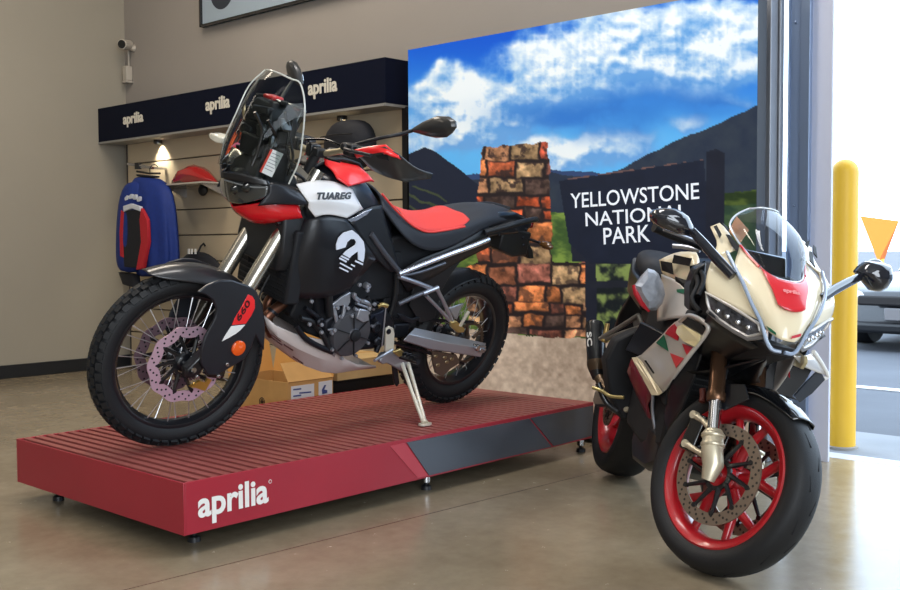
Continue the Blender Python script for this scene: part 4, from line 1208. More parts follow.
lab = MB().plate([TP(a, b_, 0.128) for a, b_ in [(272, 149), (283.2, 153.8), (271.6, 177.2), (260.6, 172)]], 0.002, d=(0, 1, 0)); lab.build('paper_tag', STICK, mo, label='white instruction tag')
MB().plate([TP(a, b_, 0.1285) for a, b_ in [(270.6, 149), (272.4, 149.6), (261, 172.4), (259.4, 171.6)]], 0.003, d=(0, 1, 0)).build('tag_edge', mat('tag_red', (180, 64, 48), 0.5), mo)
q = MB()
for k in range(6):
    u = 0.14 + k * 0.13
    a_ = Vector(TP(272, 149, 0.1305)).lerp(TP(260.6, 172, 0.1305), u); b_ = Vector(TP(283.2, 153.8, 0.1305)).lerp(TP(271.6, 177.2, 0.1305), u)
    q.tube([a_.lerp(b_, 0.15), a_.lerp(b_, 0.85)], 0.0012, 4)
q.build('tag_print', mat('print_grey', (120, 120, 120), 0.6), mo)
ptube('dash_bar', STEEL, mo, [TP(264.5, 95.5, -0.06), TP(282.5, 103, 0.07)], 0.0065)
q = MB(); q.tube([TP(257, 96, -0.085), TP(264, 97, -0.06)], 0.012, 10); q.tube([TP(281, 103, 0.06), TP(287, 105, 0.08)], 0.012, 10); q.build('dash_bar_clamp', BLACK, mo)
q = MB().box((1.285, -0.01, 1.382), (0.05, 0.07, 0.016)); q.build('red_dash_cap', REDG, dt, bevel=0.006)
for s in (-1,):
    q = MB().tube([(1.30, 0.13 * s, 1.16), (1.315, 0.22 * s, 1.165)], 0.008, 8)
    ts = q.build('turn_signal', BLACK, mo)
    MB().loft([[(1.335 + a * d, (0.20 + k) * s, 1.168 + b_ * h) for a, b_ in ((-1, -.7), (1, -.5), (1, .5), (-1, .7))] for k, d, h in ((0.0, 0.020, 0.022), (0.03, 0.026, 0.030), (0.075, 0.022, 0.026), (0.11, 0.008, 0.012))]).build('clear_lens', mat('milky_lens', (226, 222, 206), 0.15, coat=0.8), ts, bevel=0.005)
ptube('tower_strut', SATIN, mo, [TP(281, 166, 0.10), TP(300, 176, 0.10), TP(309, 186, 0.09)], 0.007)
MB().plate([TP(a, b_, 0.10) for a, b_ in [(296, 163), (303, 169), (312, 179), (308, 180), (298, 180)]], 0.006).build('air_deflector', mat('grey_deflector', (120, 112, 100), 0.3), mo)

# ---- handlebar, grips, guards, levers, mirrors
BAR = mat('champagne_bar', (206, 192, 160), 0.35, 0.7)
bar = [(1.085, -0.40, 1.285), (1.10, -0.25, 1.27), (1.115, -0.14, 1.235), (1.105, -0.05, 1.205), (1.085, 0.05, 1.195), (1.08, 0.12, 1.213), (1.08, 0.20, 1.240), (1.078, 0.28, 1.262), (1.06, 0.42, 1.275)]
hb_ = ptube('handlebar', BAR, mo, bar, 0.0125, 14)
for s, pts in ((1, bar[-2:]), (-1, bar[:2])):
    ptube('grip', RUBBER, mo, [Vector(pts[0]), Vector(pts[1]) + (Vector(pts[1]) - Vector(pts[0])) * 0.1], 0.0175)
q = MB(); q.box((1.095, 0.04, 1.205), (0.05, 0.035, 0.05)); q.box((1.10, -0.045, 1.21), (0.05, 0.035, 0.05)); q.build('bar_clamp', SATIN, mo, bevel=0.006)
q = MB(); q.box((1.085, 0.255, 1.255), (0.05, 0.05, 0.05)); q.tube([(1.09, 0.235, 1.26), (1.12, 0.235, 1.265)], 0.016); q.build('switch_cluster', BLACK, mo, bevel=0.008)
q = MB(); q.box((1.10, 0.085, 1.205), (0.045, 0.035, 0.035)); q.tube([(1.10, 0.075, 1.20), (1.11, 0.06, 1.155), (1.12, 0.05, 1.10)], 0.02); q.build('clutch_perch', BLACK, mo, bevel=0.006)
ptube('clutch_cable', GLOSSBLK, mo, [TP(300, 140, 0.0), TP(323.5, 139.5, 0.1), TP(340, 145, 0.2), TP(356, 153, 0.28)], 0.0045)
ptube('cable', GLOSSBLK, mo, [TP(306, 138, 0.02), TP(316, 150, 0.06), TP(326, 158, 0.1), TP(340, 162, 0.16)], 0.004)
ptube('clutch_lever', mat('dark_lever', (60, 60, 62), 0.35, 0.6), mo, [Vector((1.10, 0.24, 1.262)), Vector((1.135, 0.28, 1.26)), Vector((1.125, 0.41, 1.27))], 0.007)
def gp(px, py, y): return TP(px, py, y)
gl = [[gp(354, 153, 0.30), gp(369, 148.5, 0.36), gp(385, 147, 0.43), gp(398, 155, 0.475)],
      [gp(359, 157, 0.315), gp(373, 154, 0.375), gp(389, 153.5, 0.45), gp(406, 161.5, 0.48)],
      [gp(365, 163, 0.325), gp(380, 163, 0.395), gp(397, 164, 0.47), gp(418, 170.5, 0.48)],
      [gp(369, 168, 0.325), gp(385, 173, 0.40), gp(403, 176, 0.47), gp(433, 174, 0.46)],
      [gp(372, 170.5, 0.32), gp(387, 178, 0.39), gp(405.6, 182, 0.46), gp(431, 178.5, 0.455)]]
GRD = mat('grey_black_guard', (50, 50, 50), 0.35, coat=0.2)
hg1 = skin(gl, 'hand_guard', GRD, mo, 0.006, 2)
gi = [[SX.inverted() @ v for v in r] for r in gl]
gr = [[SX @ Vector((v.x, -v.y, v.z)) for v in r] for r in gi]
hg2 = skin(gr, 'hand_guard', GRD, mo, 0.006, 2)
cap = [[gp(353, 150, 0.29), gp(369, 146, 0.355), gp(385, 144.5, 0.425), gp(398.5, 154.5, 0.475)],
       [gp(354, 154, 0.30), gp(369, 150, 0.365), gp(385, 148.5, 0.437), gp(399.5, 157.5, 0.482)],
       [gp(356.5, 158, 0.315), gp(373, 153.5, 0.378), gp(387, 151.5, 0.452), gp(401, 159, 0.486)]]
skin(cap, 'red_guard_cap', REDG, hg1, 0.009, 2)
def mirror(y, stem, pts, dep):
    st = MB().tube(smooth_path(stem), 0.007, 10)
    o = st.build('mirror', BLACK, mo, smooth=60)
    c_ = Vector((0, 0, 0))
    for v in pts: c_ += v
    c_ /= len(pts)
    rings = []
    for k, f in ((-1, 0.70), (-0.6, 0.96), (0.0, 1.0), (0.6, 0.9), (1.0, 0.55)):
        rings.append([c_ + (v - c_) * f + Vector((k * dep, 0, 0)) for v in pts])
    MB().loft(rings).build('mirror_housing', mat('mirror_shell', (40, 40, 40), 0.35, coat=0.3), o, smooth=50, bevel=0.003)
    MB().plate([c_ + (v - c_) * 0.66 + Vector((-dep * 1.02, 0, 0)) for v in pts], 0.002, d=(-1, 0, 0)).build('mirror_glass', mat('mirror_glass', (210, 214, 220), 0.03, 1.0), o)
def TX(px, py, x):
    o = TMI @ CO; d = TMI.to_3x3() @ ray(px, py)
    return o + d * ((x - o.x) / d.x)
mxl = TP(436, 127, 0.42).x
mirror(0.4, [Vector((1.06, 0.24, 1.275)), TP(379, 138.3, 0.32), TP(398, 134.5, 0.36), TX(412, 130.8, mxl)], [TX(a, b_, mxl) for a, b_ in [(409, 131), (416, 126.5), (424, 121.5), (437, 116), (449, 116.5), (455, 121), (455.5, 127), (451, 133), (445, 137.5), (436, 138), (426, 136), (416, 133)]], 0.022)
mxr = 0.90
mirror(-0.4, [Vector((1.09, -0.26, 1.285)), Vector((1.0, -0.33, 1.36)), TX(294.5, 78, mxr)], [TX(a, b_, mxr) for a, b_ in [(287, 66), (288.5, 61), (291.5, 60), (295, 62), (298.5, 69), (301, 77), (302, 84), (299.5, 86), (295, 82), (289, 75)]], 0.02)

# ---- tank, covers, side panels
def oring(x, zl, zh, w, n_=16, p=0.7):
    out = []
    for k in range(n_):
        t = 2 * pi * k / n_
        cx_, sx_ = cos(t), sin(t)
        out.append((x, w * (abs(cx_) ** p) * (1 if cx_ > 0 else -1), (zl + zh) / 2 + (zh - zl) / 2 * (abs(sx_) ** p) * (1 if sx_ > 0 else -1)))
    return out
tk = MB().loft([oring(1.17, 0.90, 1.06, 0.10), oring(1.08, 0.80, 1.13, 0.15), oring(0.98, 0.74, 1.155, 0.168), oring(0.88, 0.72, 1.145, 0.152), oring(0.80, 0.70, 1.10, 0.128), oring(0.70, 0.70, 1.00, 0.115), oring(0.60, 0.70, 0.93, 0.10)])
tank = tk.build('fuel_tank', ANTH, mo, sub=1, smooth=180)
rows = [[TP(325, 165, 0.07), TP(333, 170, 0.105), TP(337, 178, 0.135), TP(349, 185.8, 0.165)],
        [Vector((1.05, 0.06, 1.185)), TP(341, 168, 0.10), TP(349, 175, 0.14), TP(362, 183, 0.155)],
        [TP(339.6, 161.5, 0.05), TP(350, 166, 0.095), TP(361, 172, 0.125), TP(373, 180, 0.128)],
        [TP(356.7, 164.5, 0.05), TP(362, 168.5, 0.085), TP(368, 174, 0.11), TP(374.5, 181.5, 0.118)]]
both(MB().grid(rows), 'tank_cover', REDG, mo, sub=2, solid=0.006, smooth=180)
q = MB().grid([[Vector((1.10, y, 1.14)), Vector((1.03, y, 1.175)), Vector((0.95, y, 1.19)), Vector((0.86, y, 1.17)), Vector((0.80, y, 1.11))] for y in (-0.06, 0, 0.06)])
q.build('tank_spine', BLACK, mo, sub=2, solid=0.01, smooth=180)
q = MB().plate([TP(*k, 0.06) for k in [(308.5, 159.5), (314, 157.5), (320, 159), (318.5, 163), (313.5, 165)]], 0.02); q.build('red_front_cover', REDG, mo, bevel=0.004)
q = MB().lathe([(0.034, 0), (0.034, 0.012), (0.026, 0.018), (0, 0.018)], (0.95, 0, 1.19), (0, 0, 1), 24); q.build('fuel_cap', SATIN, mo)
rows = [[TP(296.5, 184, 0.142), TP(306, 181.8, 0.134), TP(317, 180, 0.128), TP(329, 180.5, 0.128), TP(340, 183, 0.135), TP(352.5, 189.5, 0.145)],
        [TP(302.5, 193.5, 0.172), TP(312, 191.5, 0.17), TP(324, 190, 0.17), TP(333, 191, 0.172), TP(343, 193.5, 0.172), TP(356.5, 198, 0.162)],
        [TP(309.4, 202.8, 0.190), TP(318, 202.3, 0.196), TP(327, 201.8, 0.200), TP(336, 202, 0.198), TP(347, 203, 0.190), TP(363.3, 209, 0.170)],
        [TP(308.3, 207.8, 0.184), TP(317, 208, 0.186), TP(327, 208, 0.188), TP(337, 209, 0.188), TP(346, 210.6, 0.185), TP(355, 213.6, 0.176)],
        [TP(315.5, 217.3, 0.186), TP(321, 215.3, 0.188), TP(328, 214.4, 0.190), TP(334.5, 215.2, 0.190), TP(340, 216.4, 0.188), TP(346.7, 218, 0.184)]]
wp, wp2 = both(MB().grid(rows), 'side_panel', WHT, mo, sub=2, solid=0.005, smooth=180)
for o_ in (wp, wp2):
    o_.modifiers['subsurf'].boundary_smooth = 'PRESERVE_CORNERS'
b0, b1, b2 = TP(317, 199.6, 0.20), TP(352, 199, 0.192), TP(320.5, 193, 0.187)
vs, fs = text_fit('TUAREG', (b1 - b0).length, 0.029, bold=0.05, shear=0.45, space=1.08)
Ml = frame(b0 + Vector((0, 0.004, 0)), b1 - b0, b2 - b0)
MB().add([Ml @ v for v in vs], fs).build('model_lettering', mat('black_print', (18, 18, 20), 0.4), wp, smooth=0)
q = MB().plate([TP(*p_, 0.178) for p_ in [(347, 219.6), (356, 216), (364.5, 211), (371.5, 208.5), (366, 214.5), (356, 220.5), (350, 221.8)]], 0.006, d=(0, 1, 0)); q.build('silver_trim', mat('silver_trim', (170, 176, 190), 0.25, 0.7), mo, bevel=0.002)
shr = [[TP(297, 221, 0.115), TP(308, 217.5, 0.165), TP(318, 217.5, 0.19), TP(330, 215.5, 0.193), TP(346, 219.3, 0.19)],
       [TP(288, 236, 0.11), TP(304, 234, 0.18), TP(320, 232, 0.212), TP(338, 231, 0.21), TP(360, 235, 0.188)],
       [TP(281, 252, 0.105), TP(300, 251, 0.18), TP(320, 250, 0.213), TP(342, 249, 0.212), TP(376, 258.5, 0.18)],
       [TP(276, 272, 0.10), TP(296, 271, 0.175), TP(318, 270, 0.204), TP(344, 270, 0.20), TP(363, 275, 0.18)],
       [TP(278, 292, 0.10), TP(296, 298, 0.16), TP(315, 299.5, 0.185), TP(333, 297, 0.182), TP(351, 288.5, 0.174)]]
SHR = mat('black_shroud', (16, 18, 24), 0.42, coat=0.15)
sh1, sh2 = both(MB().grid(shr), 'side_shroud', SHR, mo, sub=2, solid=0.006, smooth=180)
def em(px, py): return TP(310 + px / 9.83, 220 + py / 9.83, 0.2125)
EMB = mat('emblem_silver', (216, 220, 232), 0.35)
q = MB()
for poly_ in [[(255, 292), (253, 240), (275, 175), (325, 125), (412, 98), (470, 145), (522, 210), (535, 290), (528, 370), (518, 412), (470, 388), (465, 305), (400, 352), (385, 372), (318, 335), (355, 300), (440, 245), (450, 215), (430, 185), (395, 185), (360, 215), (345, 265)],
              [(310, 345), (380, 380), (372, 395), (300, 360)], [(290, 365), (358, 400), (350, 417), (283, 380)], [(295, 415), (412, 478), (405, 491), (290, 428)], [(290, 460), (375, 500), (368, 513), (285, 472)],
              [(445, 392), (518, 427), (512, 442), (438, 408)], [(405, 430), (440, 448), (430, 460), (400, 442)]]:
    q.plate([em(*k) for k in poly_], 0.004, d=(0, 1, 0))
q.build('emblem', EMB, sh1, smooth=0, label='pale emblem on the black shroud')
fl = [[TP(358, 214, 0.160), TP(371, 206, 0.142), TP(382, 205, 0.125)], [TP(350, 222, 0.168), TP(370, 221, 0.15), TP(385.5, 220, 0.132)], [TP(359, 236, 0.168), TP(377, 237, 0.15), TP(391, 237, 0.136)], [TP(374, 257, 0.158), TP(387, 257, 0.147), TP(397, 256, 0.138)], [TP(390, 272, 0.14), TP(394, 272, 0.138), TP(398, 272, 0.134)]]
both(MB().grid(fl), 'rear_side_cover', SHR, mo, sub=2, solid=0.006, smooth=180)

# ---- radiator block, frame tubes
q = MB().box((1.17, 0, 0.76), (0.07, 0.34, 0.30)); rad = q.build('radiator', MATTEBLK, mo, bevel=0.01)
q = MB()
for k in range(12): q.box((1.207, 0, 0.63 + k * 0.024), (0.004, 0.31, 0.006))
q.build('radiator_fins', BLACK, rad)
q = MB().loft([[(1.15 + a, y, z) for a, y in ((0, -w), (0.10, -w * 0.9), (0.10, w * 0.9), (0, w))] for z, w in ((0.74, 0.15), (0.82, 0.17), (0.95, 0.15), (1.0, 0.12))])
q.build('headstock_cover', BLACK, mo, bevel=0.01)
FRM = mat('frame_grey_tube', (92, 94, 102), 0.35, 0.6)
for s in (1, -1):
    ptube('frame_tube', FRM, mo, [Vector((0.82, 0.155 * s, 0.90)), Vector((0.72, 0.150 * s, 0.815)), Vector((0.60, 0.142 * s, 0.725))], 0.013)
    ptube('frame_tube', BLACK, mo, [Vector((0.60, 0.125 * s, 0.725)), Vector((0.575, 0.12 * s, 0.60)), Vector((0.58, 0.11 * s, 0.44))], 0.013)
    ptube('frame_tube', BLACK, mo, [Vector((1.20, 0.07 * s, 0.98)), Vector((1.02, 0.15 * s, 0.72)), Vector((0.95, 0.15 * s, 0.55))], 0.018)

# ---- engine
q = MB().loft([[(x, y, z) for x, z in ((0.56, 0.40), (0.62, 0.37), (0.80, 0.37), (0.95, 0.45), (0.96, 0.52), (0.88, 0.58), (0.66, 0.58), (0.56, 0.50))] for y in (-0.14, -0.12, 0.12, 0.14)])
eng = q.build('engine_case', DKM, mo, bevel=0.014)
q = MB().loft([[(0.80 + dx_, y, 0.52) for dx_, y in ((0, -0.13), (0.20, -0.13), (0.20, 0.13), (0, 0.13))], [(0.86 + dx_, y, 0.74) for dx_, y in ((0, -0.13), (0.20, -0.13), (0.20, 0.13), (0, 0.13))], [(0.88 + dx_, y, 0.80) for dx_, y in ((0, -0.11), (0.18, -0.11), (0.18, 0.11), (0, 0.11))]])
q.build('cylinder_head', DKM, mo, bevel=0.012)
q = MB().loft([[(x, y, z) for x, z in ((0.86, 0.40), (1.02, 0.46), (1.12, 0.54), (1.08, 0.66), (0.98, 0.72), (0.86, 0.70))] for y in (-0.11, -0.10, 0.10, 0.11)]); q.build('front_cylinder', MATTEBLK, mo, bevel=0.012)
q = MB().loft([[(x, y, z) for x, z in ((0.50, 0.60), (0.84, 0.56), (0.88, 0.82), (0.56, 0.80))] for y in (-0.10, -0.09, 0.09, 0.10)]); q.build('air_box', MATTEBLK, mo, bevel=0.012)
q = MB().tube([(0.46, 0.0, 0.42), (0.50, 0.0, 0.55), (0.53, 0, 0.70)], 0.045, 16); q.build('shock_absorber', BLACK, mo)
q = MB().loft([[(x, y, z) for x, z in ((0.36, 0.44), (0.60, 0.36), (0.60, 0.62), (0.44, 0.66))] for y in (-0.085, -0.075, 0.075, 0.085)]); q.build('rear_frame_block', MATTEBLK, mo, bevel=0.012)
cc_ = TP(354, 335, 0.178)
q = MB().lathe([(0.105, -0.05), (0.105, -0.012), (0.098, 0.0), (0.03, 0.012), (0.024, 0.02), (0.0, 0.02)], cc_ - Vector((0, 0.012, 0)), (0, 1, 0), 48)
cv = q.build('alternator_cover', mat('cover_grey', (82, 82, 87), 0.42, 0.5), mo, smooth=30)
q = MB()
for k in range(6):
    a = 2 * pi * k / 6 + 0.3
    q.box(cc_ + Vector((cos(a) * 0.062, 0.0, sin(a) * 0.062)), (0.07, 0.006, 0.0035), Matrix.Rotation(-a, 3, 'Y'))
q.lathe([(0.026, 0), (0.026, 0.014), (0.02, 0.018), (0, 0.018)], cc_, (0, 1, 0), 20)
q.build('cover_grooves', MATTEBLK, cv)
for k in range(9):
    a = 2 * pi * k / 9 + 0.1
    q = MB(); bolt(q, cc_ + Vector((cos(a) * 0.112, -0.02, sin(a) * 0.112)), (0, 1, 0), 0.008, 0.014); q.build('cover_bolt', SIL, cv)
def plate_t(pts, y, th, name, m, bev=0.003): return MB().plate([TP(a, b_, y) for a, b_ in pts], th, d=(0, 1, 0)).build(name, m, mo, bevel=bev)
plate_t([(353.5, 317), (357, 307.5), (365, 309), (366.5, 319), (360, 321)], 0.165, 0.02, 'cover_bracket', SIL)
plate_t([(330, 304), (340, 296), (349, 291), (348.7, 301), (346, 306), (343, 304.5), (331, 306)], 0.15, 0.012, 'cylinder_side_plate', SIL)
plate_t([(346, 306), (342.5, 304), (341, 314), (335, 327), (326.5, 328.5), (327, 330.5), (337, 330)], 0.15, 0.012, 'cylinder_rib', SIL)
plate_t([(331, 306), (334.5, 306), (337.5, 320), (335, 325)], 0.145, 0.01, 'cylinder_rib', SIL)
for k, (pts, r_, m_) in enumerate([([(352, 294), (358, 300), (366, 302), (371, 306)], 0.010, SIL), ([(356, 303), (363, 306), (369, 308), (374, 309)], 0.007, SIL), ([(367, 297), (370, 303), (367, 309), (362, 312)], 0.008, BLACK), ([(376, 302), (372, 306), (369, 315)], 0.008, BLACK),
                                   ([(300, 318), (312, 322), (322, 334), (330, 350)], 0.012, BLACK), ([(305, 308), (316, 316), (324, 326)], 0.010, DKM), ([(296, 326), (305, 338), (318, 346), (332, 352)], 0.012, DKM),
                                   ([(373, 318), (378, 328), (380, 340), (376, 352)], 0.012, DKM)]):
    ptube('engine_hose', m_, mo, [TP(a, b_, 0.15) for a, b_ in pts], r_)
for (a, b_) in [(354, 294.5), (362, 301), (374, 304), (368.8, 308.5), (337, 307.5), (347.5, 308), (334, 330), (321, 332), (321, 324.5), (352, 315.5), (311, 301), (309, 324), (367, 290), (359, 284.5)]:
    q = MB(); bolt(q, TP(a, b_, 0.168), (0, 1, 0), 0.009, 0.010); q.build('engine_bolt', SIL, mo)
for (a, b_, r_, m_) in [(365.3, 285, 0.014, SIL), (373.5, 303.5, 0.017, DKM), (373.7, 326, 0.026, DKM), (375, 340, 0.020, DKM), (318, 321, 0.02, DKM)]:
    q = MB().lathe([(r_, 0), (r_, 0.02), (r_ * 0.7, 0.026), (r_ * 0.6, 0.02), (0, 0.02)], TP(a, b_, 0.15), (0, 1, 0), 18); q.build('engine_boss', m_, mo)
plate_t([(369, 314), (377, 312), (382, 309), (384, 318), (382, 332), (376, 336), (369, 326)], 0.135, 0.014, 'sprocket_cover', mat('blue_black_cover', (34, 38, 52), 0.35, 0.4))
q = MB().tube([TP(284.5, 306, 0.05), TP(271.5, 313.5, 0.05)], 0.02); 
ptube('header_pipe', COPP, mo, [TP(304, 289, 0.05), TP(296, 294.5, 0.05), TP(283, 303.5, 0.05), TP(271.5, 312.5, 0.05), TP(266, 320, 0.05), TP(272, 334, 0.04)], 0.022, 14)
ptube('header_pipe', COPP, mo, [TP(300, 283, -0.05), TP(290, 284, -0.05), TP(280, 291, -0.05), TP(268, 303, -0.05), TP(268, 326, -0.04)], 0.022, 14)
q = MB().lathe([(0.026, -0.006), (0.026, 0.006)], TP(272.5, 312, 0.05), (0.6, 0, -0.8), 16); q.build('pipe_joint_ring', DKM, mo)
# ---- skid plate
sk = [[TP(264, 316, 0.105), TP(276, 326, 0.118), TP(300, 336, 0.13), TP(327, 340.5, 0.14), TP(334, 343, 0.14), TP(345, 359, 0.138), TP(357, 364.8, 0.13), TP(376, 366.2, 0.115)],
      [TP(266.5, 326, 0.09), TP(278, 337, 0.108), TP(298, 349, 0.12), TP(316, 357, 0.13), TP(328, 361, 0.13), TP(342, 366.5, 0.124), TP(357, 368, 0.115), TP(376, 367, 0.105)],
      [TP(265, 325, 0.05), TP(275, 342, 0.06), TP(291, 356, 0.068), TP(305, 366, 0.075), TP(322, 372, 0.08), TP(336, 373.5, 0.085), TP(354, 370.5, 0.085), TP(376, 368, 0.085)],
      [TP(265, 325, 0.05) * 1, TP(275, 342, 0.06) * 1, TP(291, 356, 0.068) * 1, TP(305, 366, 0.075) * 1, TP(322, 372, 0.08) * 1, TP(336, 373.5, 0.085) * 1, TP(354, 370.5, 0.085) * 1, TP(376, 368, 0.085) * 1]]
sk[3] = [Vector((v.x, 0, v.z - 0.004)) for v in sk[3]]
skd = skin(sk, 'skid_plate', mat('skid_plate_metal', (202, 190, 186), 0.42, 0.1), mo, 0.004, 0, mirror=True, smooth=28)
for (a, b_, c_, d_) in [(272, 337.5, 282, 345), (284, 344.5, 293, 350.5), (270.5, 334, 281, 341.5), (293, 356.5, 303, 363.5)]:
    q = MB().tube([TP(a, b_, 0.108), TP((a + c_) / 2, (b_ + d_) / 2, 0.118), TP(c_, d_, 0.122)], 0.003, 6)
    q.build('vent_slot', mat('slot_dark', (74, 42, 40), 0.6), skd)
q = MB(); q.plate([TP(*k, 0.142) for k in [(324, 346), (329, 344), (336, 352), (334, 357)]], 0.003, d=(0, 1, 0)); q.build('embossed_badge', mat('badge_grey', (112, 104, 106), 0.5), skd)

# ---- swingarm and footrest area
def srect(x, z0, z1, y0, y1): return [(x, y0, z0), (x, y0, z1 - 0.02), (x, y0 + 0.012, z1), (x, y1 - 0.012, z1), (x, y1, z1 - 0.022), (x, y1, z0)]
SWA = mat('swingarm_aluminium', (182, 184, 192), 0.36, 0.75)
arm = [[TP(415, 327.6, 0.118), TP(450, 335, 0.118), TP(486, 343.2, 0.118)], [TP(409, 334, 0.146), TP(448, 343, 0.146), TP(484.5, 348.5, 0.144)], [TP(403, 340.5, 0.146), TP(428, 348.5, 0.146), TP(480.5, 357, 0.144)], [TP(403, 341, 0.100), TP(428, 349, 0.100), TP(480.5, 357.2, 0.100)], [TP(415, 328, 0.095), TP(450, 335.4, 0.095), TP(486, 343.6, 0.095)]]
def armmb(s):
    q = MB(); rr_ = [[Vector((v.x, v.y * s, v.z)) for v in r] for r in arm]
    q.loft([[r[k] for r in rr_] for k in range(3)]); return q
sa = armmb(1).build('swingarm', SWA, mo, bevel=0.003, smooth=20)
armmb(-1).build('swingarm', SWA, mo, bevel=0.003, smooth=20)
q = MB().box((0.47, 0, 0.43), (0.10, 0.20, 0.07)); q.build('swingarm_pivot', DKM, mo, bevel=0.01)
e0 = TP(481, 349, 0.145)
q = MB(); q.box(e0, (0.05, 0.012, 0.034), Matrix.Rotation(radians(-6), 3, 'Y')); bolt(q, e0 + Vector((0.012, 0.006, 0)), (0, 1, 0), 0.012, 0.01); bolt(q, e0 + Vector((-0.012, 0.006, 0)), (0, 1, 0), 0.008, 0.012); q.build('chain_adjuster', ALU, sa)
plate_t([(431, 350), (455, 354), (458.5, 362), (449, 368), (441, 376), (434, 372), (431, 360)], 0.098, 0.012, 'chain_guide', mat('brown_guide', (96, 78, 66), 0.5, 0.3))
q = MB()
for (a, b_) in [(436, 356), (445, 357.5), (452, 359), (438, 365), (447, 362)]: q.ball(TP(a, b_, 0.113), (0.014, 0.006, 0.010), 8)
q.build('chain_guide_rollers', mat('gold_chain', (140, 120, 90), 0.4, 0.6), mo)
SILT = mat('silver_tube', (196, 198, 208), 0.28, 0.85)
ptube('peg_bracket_tube', SILT, mo, [TP(399, 276.5, 0.15), TP(415, 282, 0.155), TP(432, 288.5, 0.16)], 0.0105)
ptube('peg_bracket_tube', mat('grey_tube', (120, 122, 130), 0.35, 0.7), mo, [TP(398.5, 304, 0.15), TP(410, 298.5, 0.155), TP(425, 292, 0.16)], 0.0105)
ptube('peg_bracket_tube', SILT, mo, [TP(423, 293.5, 0.165), TP(438, 287.5, 0.17)], 0.011)
ptube('peg_bracket_tube', SILT, mo, [TP(426, 295.5, 0.165), TP(440, 310, 0.165), TP(452, 323, 0.165)], 0.0085)
ptube('peg_bracket_tube', SILT, mo, [TP(437, 289, 0.17), TP(445, 305, 0.17), TP(452, 321, 0.17)], 0.0095)
plate_t([(447.5, 307.5), (462.5, 302.5), (459, 309), (455, 319), (452.5, 316)], 0.15, 0.01, 'peg_heel_plate', SIL)
plate_t([(448.5, 321), (454, 319.5), (462, 327.5), (461, 331), (455, 331.5), (449, 326)], 0.165, 0.02, 'peg_mount', GOLD)
ptube('passenger_peg', CREAM, mo, [TP(460, 326, 0.19), TP(468.5, 311.5, 0.21)], 0.008)
plate_t([(384.5, 328), (388, 325.3), (392, 327.5), (393, 333), (392, 351), (383.5, 351)], 0.165, 0.012, 'heel_guard', CREAM)
q = MB().lathe([(0.012, 0), (0.012, 0.004), (0.006, 0.006)], TP(388.5, 331.5, 0.178), (0, 1, 0), 16); q.build('heel_guard_bolt', DKM, mo)
plate_t([(375, 359), (379, 352), (388, 350), (404, 352), (405, 362), (399, 370), (392, 366), (383, 361), (378, 362)], 0.15, 0.03, 'stand_bracket', SIL, 0.005)
plate_t([(391, 351), (399, 347.5), (404, 353.5), (397, 356)], 0.185, 0.015, 'stand_block', GOLD, 0.004)
ptube('rider_footpeg', SATIN, mo, [TP(400, 356, 0.18), TP(410, 359.5, 0.22), TP(418, 362, 0.27)], 0.013)
q = MB()
for k in range(5):
    p_ = TP(401 + 3.6 * k, 355 + 1.4 * k, 0.19 + 0.02 * k); q.box(p_ + Vector((0, 0, 0.012)), (0.03, 0.006, 0.014))
q.build('peg_teeth', SATIN, mo)
ptube('shift_rod', SIL, mo, [TP(386, 306, 0.17), TP(384, 325, 0.17), TP(382, 346, 0.17)], 0.0035)
ptube('shift_joint', GOLD, mo, [TP(377.5, 306.5, 0.168), TP(382, 304.5, 0.17), TP(387, 306, 0.172)], 0.010)
ptube('shift_lever', SIL, mo, [TP(392, 350, 0.19), TP(382, 356, 0.20), TP(374.5, 360.5, 0.22)], 0.007)
plate_t([(396, 313), (402, 314), (410, 318), (418, 316), (419, 318.5), (411, 322.5), (404, 321), (398, 317)], 0.14, 0.012, 'linkage_arm', DKM)
plate_t([(391, 365), (396, 366), (398, 382), (395.5, 386), (393, 382)], 0.14, 0.012, 'stand_spring_cover', BLACK)
# side stand down to the deck
gz0 = onz(425, 425, PL_T + 0.005)
fl_ = TMI @ gz0
top_l = TP(405, 363, 0.175)
def lerp(a, b_, t): return Vector(a).lerp(Vector(b_), t)
q = MB(); side_w = Vector((0.018, 0, 0))
for s in (1, -1):
    q.tube([top_l + side_w * s * 1.0, lerp(top_l, fl_, 0.5) + side_w * s * 0.75, lerp(top_l, fl_, 0.94) + side_w * s * 0.35], [0.010, 0.0085, 0.008], 10)
q.tube([lerp(top_l, fl_, 0.62) + side_w * .6, lerp(top_l, fl_, 0.62) - side_w * .6], 0.007, 8)
ssd = q.build('side_stand', CREAM, mo, smooth=60)
R3 = TMI.to_3x3()
q = MB().tube([lerp(top_l, fl_, 0.9), fl_ + R3 @ Vector((0, 0, 0.008))], [0.012, 0.016], 12)
foot_ring = [gz0 + Vector((0.034 * cos(a), 0.024 * sin(a), 0)) for a in [2 * pi * k / 16 for k in range(16)]]
q.loft([[TMI @ v for v in foot_ring], [TMI @ (v + Vector((0, 0, 0.008))) for v in foot_ring]])
q.build('stand_foot', CREAM, ssd)

